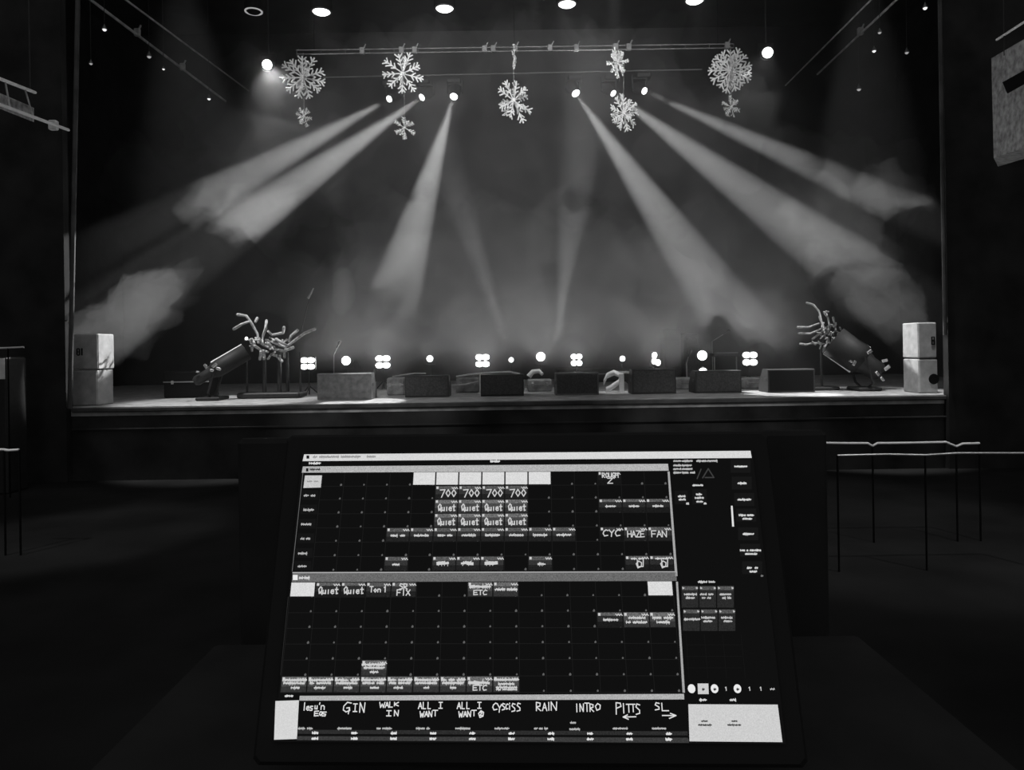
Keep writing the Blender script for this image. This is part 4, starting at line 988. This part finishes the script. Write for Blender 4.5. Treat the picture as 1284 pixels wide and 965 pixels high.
# right-hand panels
mb = MB()
for k, y in enumerate((577.5, 583, 587.5, 592)):
    scrib(mb, 844, y-1.3, 10, 3, 110+k, 1.1); scrib(mb, 855, y-1.3, 13-(k % 2)*1+(k == 3)*4, 3, 120+k, 1.1)
scrib(mb, 873, 576, 26, 3.2, 130, 1.1)
part(mb, 'menu_text', 185)
mb = MB(); ribbon(mb, [uvof(874, 600), uvof(879, 588)], .0012, L1); ribbon(mb, [uvof(881, 599), uvof(888, 587.5), uvof(895, 598.5), uvof(884, 598.5)], .0014, L1); part(mb, 'panel_logo', 62)
mb = scrib(MB(), 868, 606.5, 13, 3, 131, 1.2); scrib(mb, 850, 620.5, 9, 2.8, 132, 1.2); scrib(mb, 851, 624.5, 8.5, 2.8, 133, 1.2)
scrib(mb, 872.5, 618, 7, 2.8, 134, 1.2); scrib(mb, 871, 622.3, 11, 3, 135, 1.2); scrib(mb, 873, 627, 8, 3, 136, 1.2)
scrib(mb, 860, 630, 3.5, 2, 137, 1.4); scrib(mb, 882, 630, 3.5, 2, 138, 1.4); part(mb, 'panel_text', 205)
for x0, x1, y0, y1 in ((846, 862, 615, 632), (868, 886, 613, 632)): part(quad(MB(), x0, y0, x1, y1, L1), 'panel_button', 22)
part(quad(MB(), 916.2, 634, 918.4, 634, L2, 920.3, 660, 917.8, 660), 'scroll_bar', 225)
for k, (xc, y, w, two) in enumerate(((928.5, 584.5, 16, 0), (930, 605.5, 11, 0), (933, 626, 17, 0), (935.5, 645.5, 19, 1), (938, 669, 14, 0), (940.5, 689.5, 26, 1), (943, 711.5, 14, 1))):
    b_ = part(quad(MB(), xc-12.5, y-8, xc+12.5, y+8, L1), 'panel_button', 23)
    mb = scrib(MB(), xc-w/2, y-1.5, w, 3, 140+k, 1.2)
    if two: scrib(mb, xc-w*.25, y+3, w*.5+2, 3, 150+k, 1.2)
    subp(mb, 'button_text', 215, b_)
part(scrib(MB(), 953.5, 720.5, 3, 2, 160, 1.3), 'panel_text', 120)
part(scrib(MB(), 875, 727.5, 21, 3, 161, 1.2), 'panel_text', 205)
for j in range(2):
    for i in range(3):
        x = 854.5 + 22.3*i + 1.8*j; y = 734 + 29.2*j
        b_ = part(quad(MB(), x, y, x+21, y+27.5, L1), 'palette_button', 42, .3)
        subp(quad(MB(), x+.5, y+1, x+20.5, y+5.5, L2), 'button_header', 84, b_, .5)
        mb = MB(); u = [(4, 17, 6), (1.5, 18, 4), (4, 15, 7)][i]
        scrib(mb, x+1, y+1.5, 2, 2.5, 3, 1.1); scrib(mb, x+18, y+1.5, 2, 2.5, 3, 1.1)
        if not (j == 1 and i == 0): scrib(mb, x+u[0]-1, y+9, u[1]-1, 3, 170+i+3*j, 1.2); scrib(mb, x+u[2]-1, y+13.5, 11, 3, 180+i+3*j, 1.2)
        else: scrib(mb, x+1, y+11, 20, 3, 190, 1.3)
        subp(mb, 'button_text', 190, b_)
mb = MB()
for y in (808, 822.5, 837): ribbon(mb, [uvof(860, y), uvof(930, y)], .0004, L1)
for i in range(4): ribbon(mb, [uvof(860+23*i, 795), uvof(864+23.5*i, 850)], .0004, L1)
part(mb, 'grid_lines', 23)
def disc(px, py, r, lift=L2, n=14):
    u, v = uvof(px, py); k = uvof(px+1, py)[0]-u; return MB().add([W(u+math.cos(-2*math.pi*i/n)*r*k, v+math.sin(-2*math.pi*i/n)*r*k*1.08, lift) for i in range(n)], [tuple(range(n))])
for x, t in ((867, 0), (895.8, 1), (924.5, 1)):
    d_ = part(disc(x, 863, 4.8), 'page_button', 235)
    if t: subp(scrib(MB(), x-1.5, 861.5, 3, 3.5, 200, .9), 'button_text', 40, d_)
d_ = part(quad(MB(), 874.5, 856.5, 888, 856.5, L2, 888.5, 869.8, 875, 869.8), 'page_button', 205, .1); subp(scrib(MB(), 880, 861.5, 3, 3.5, 201, .9), 'button_text', 40, d_)
for x in (910, 939.5, 953.5): part(text(MB(), '1', x-1.5, 861, 3, 4.2, 1.1), 'page_number', 200)
part(scrib(MB(), 965, 861.3, 6, 3.5, 202, 1.0), 'page_number', 190)
mb = scrib(MB(), 876.5, 874.8, 9, 3.5, 203, 1.3); scrib(mb, 914.5, 874.8, 8, 3.5, 204, 1.3); part(mb, 'menu_text', 215)

# ---------------------------------------------------------------- world and render settings
w = bpy.data.worlds.new('world'); SC.world = w; w.use_nodes = True
w.node_tree.nodes['Background'].inputs['Color'].default_value = (1, 1, 1, 1); w.node_tree.nodes['Background'].inputs['Strength'].default_value = .2
SC.view_settings.view_transform = 'Standard'; SC.view_settings.look = 'None'; SC.view_settings.gamma = 1; SC.view_settings.exposure = 0
try: SC.view_settings.use_curve_mapping = False
except Exception: pass
cy = SC.cycles
cy.max_bounces = 4; cy.diffuse_bounces = 2; cy.glossy_bounces = 2; cy.volume_bounces = 0; cy.transmission_bounces = 2; cy.transparent_max_bounces = 8
cy.use_denoising = True
try: cy.denoiser = 'OPENIMAGEDENOISE'
except Exception: pass
cy.sample_clamp_indirect = 2.0; cy.volume_max_steps = 256
for o in TMP:
    if '_o' in o: del o['_o']
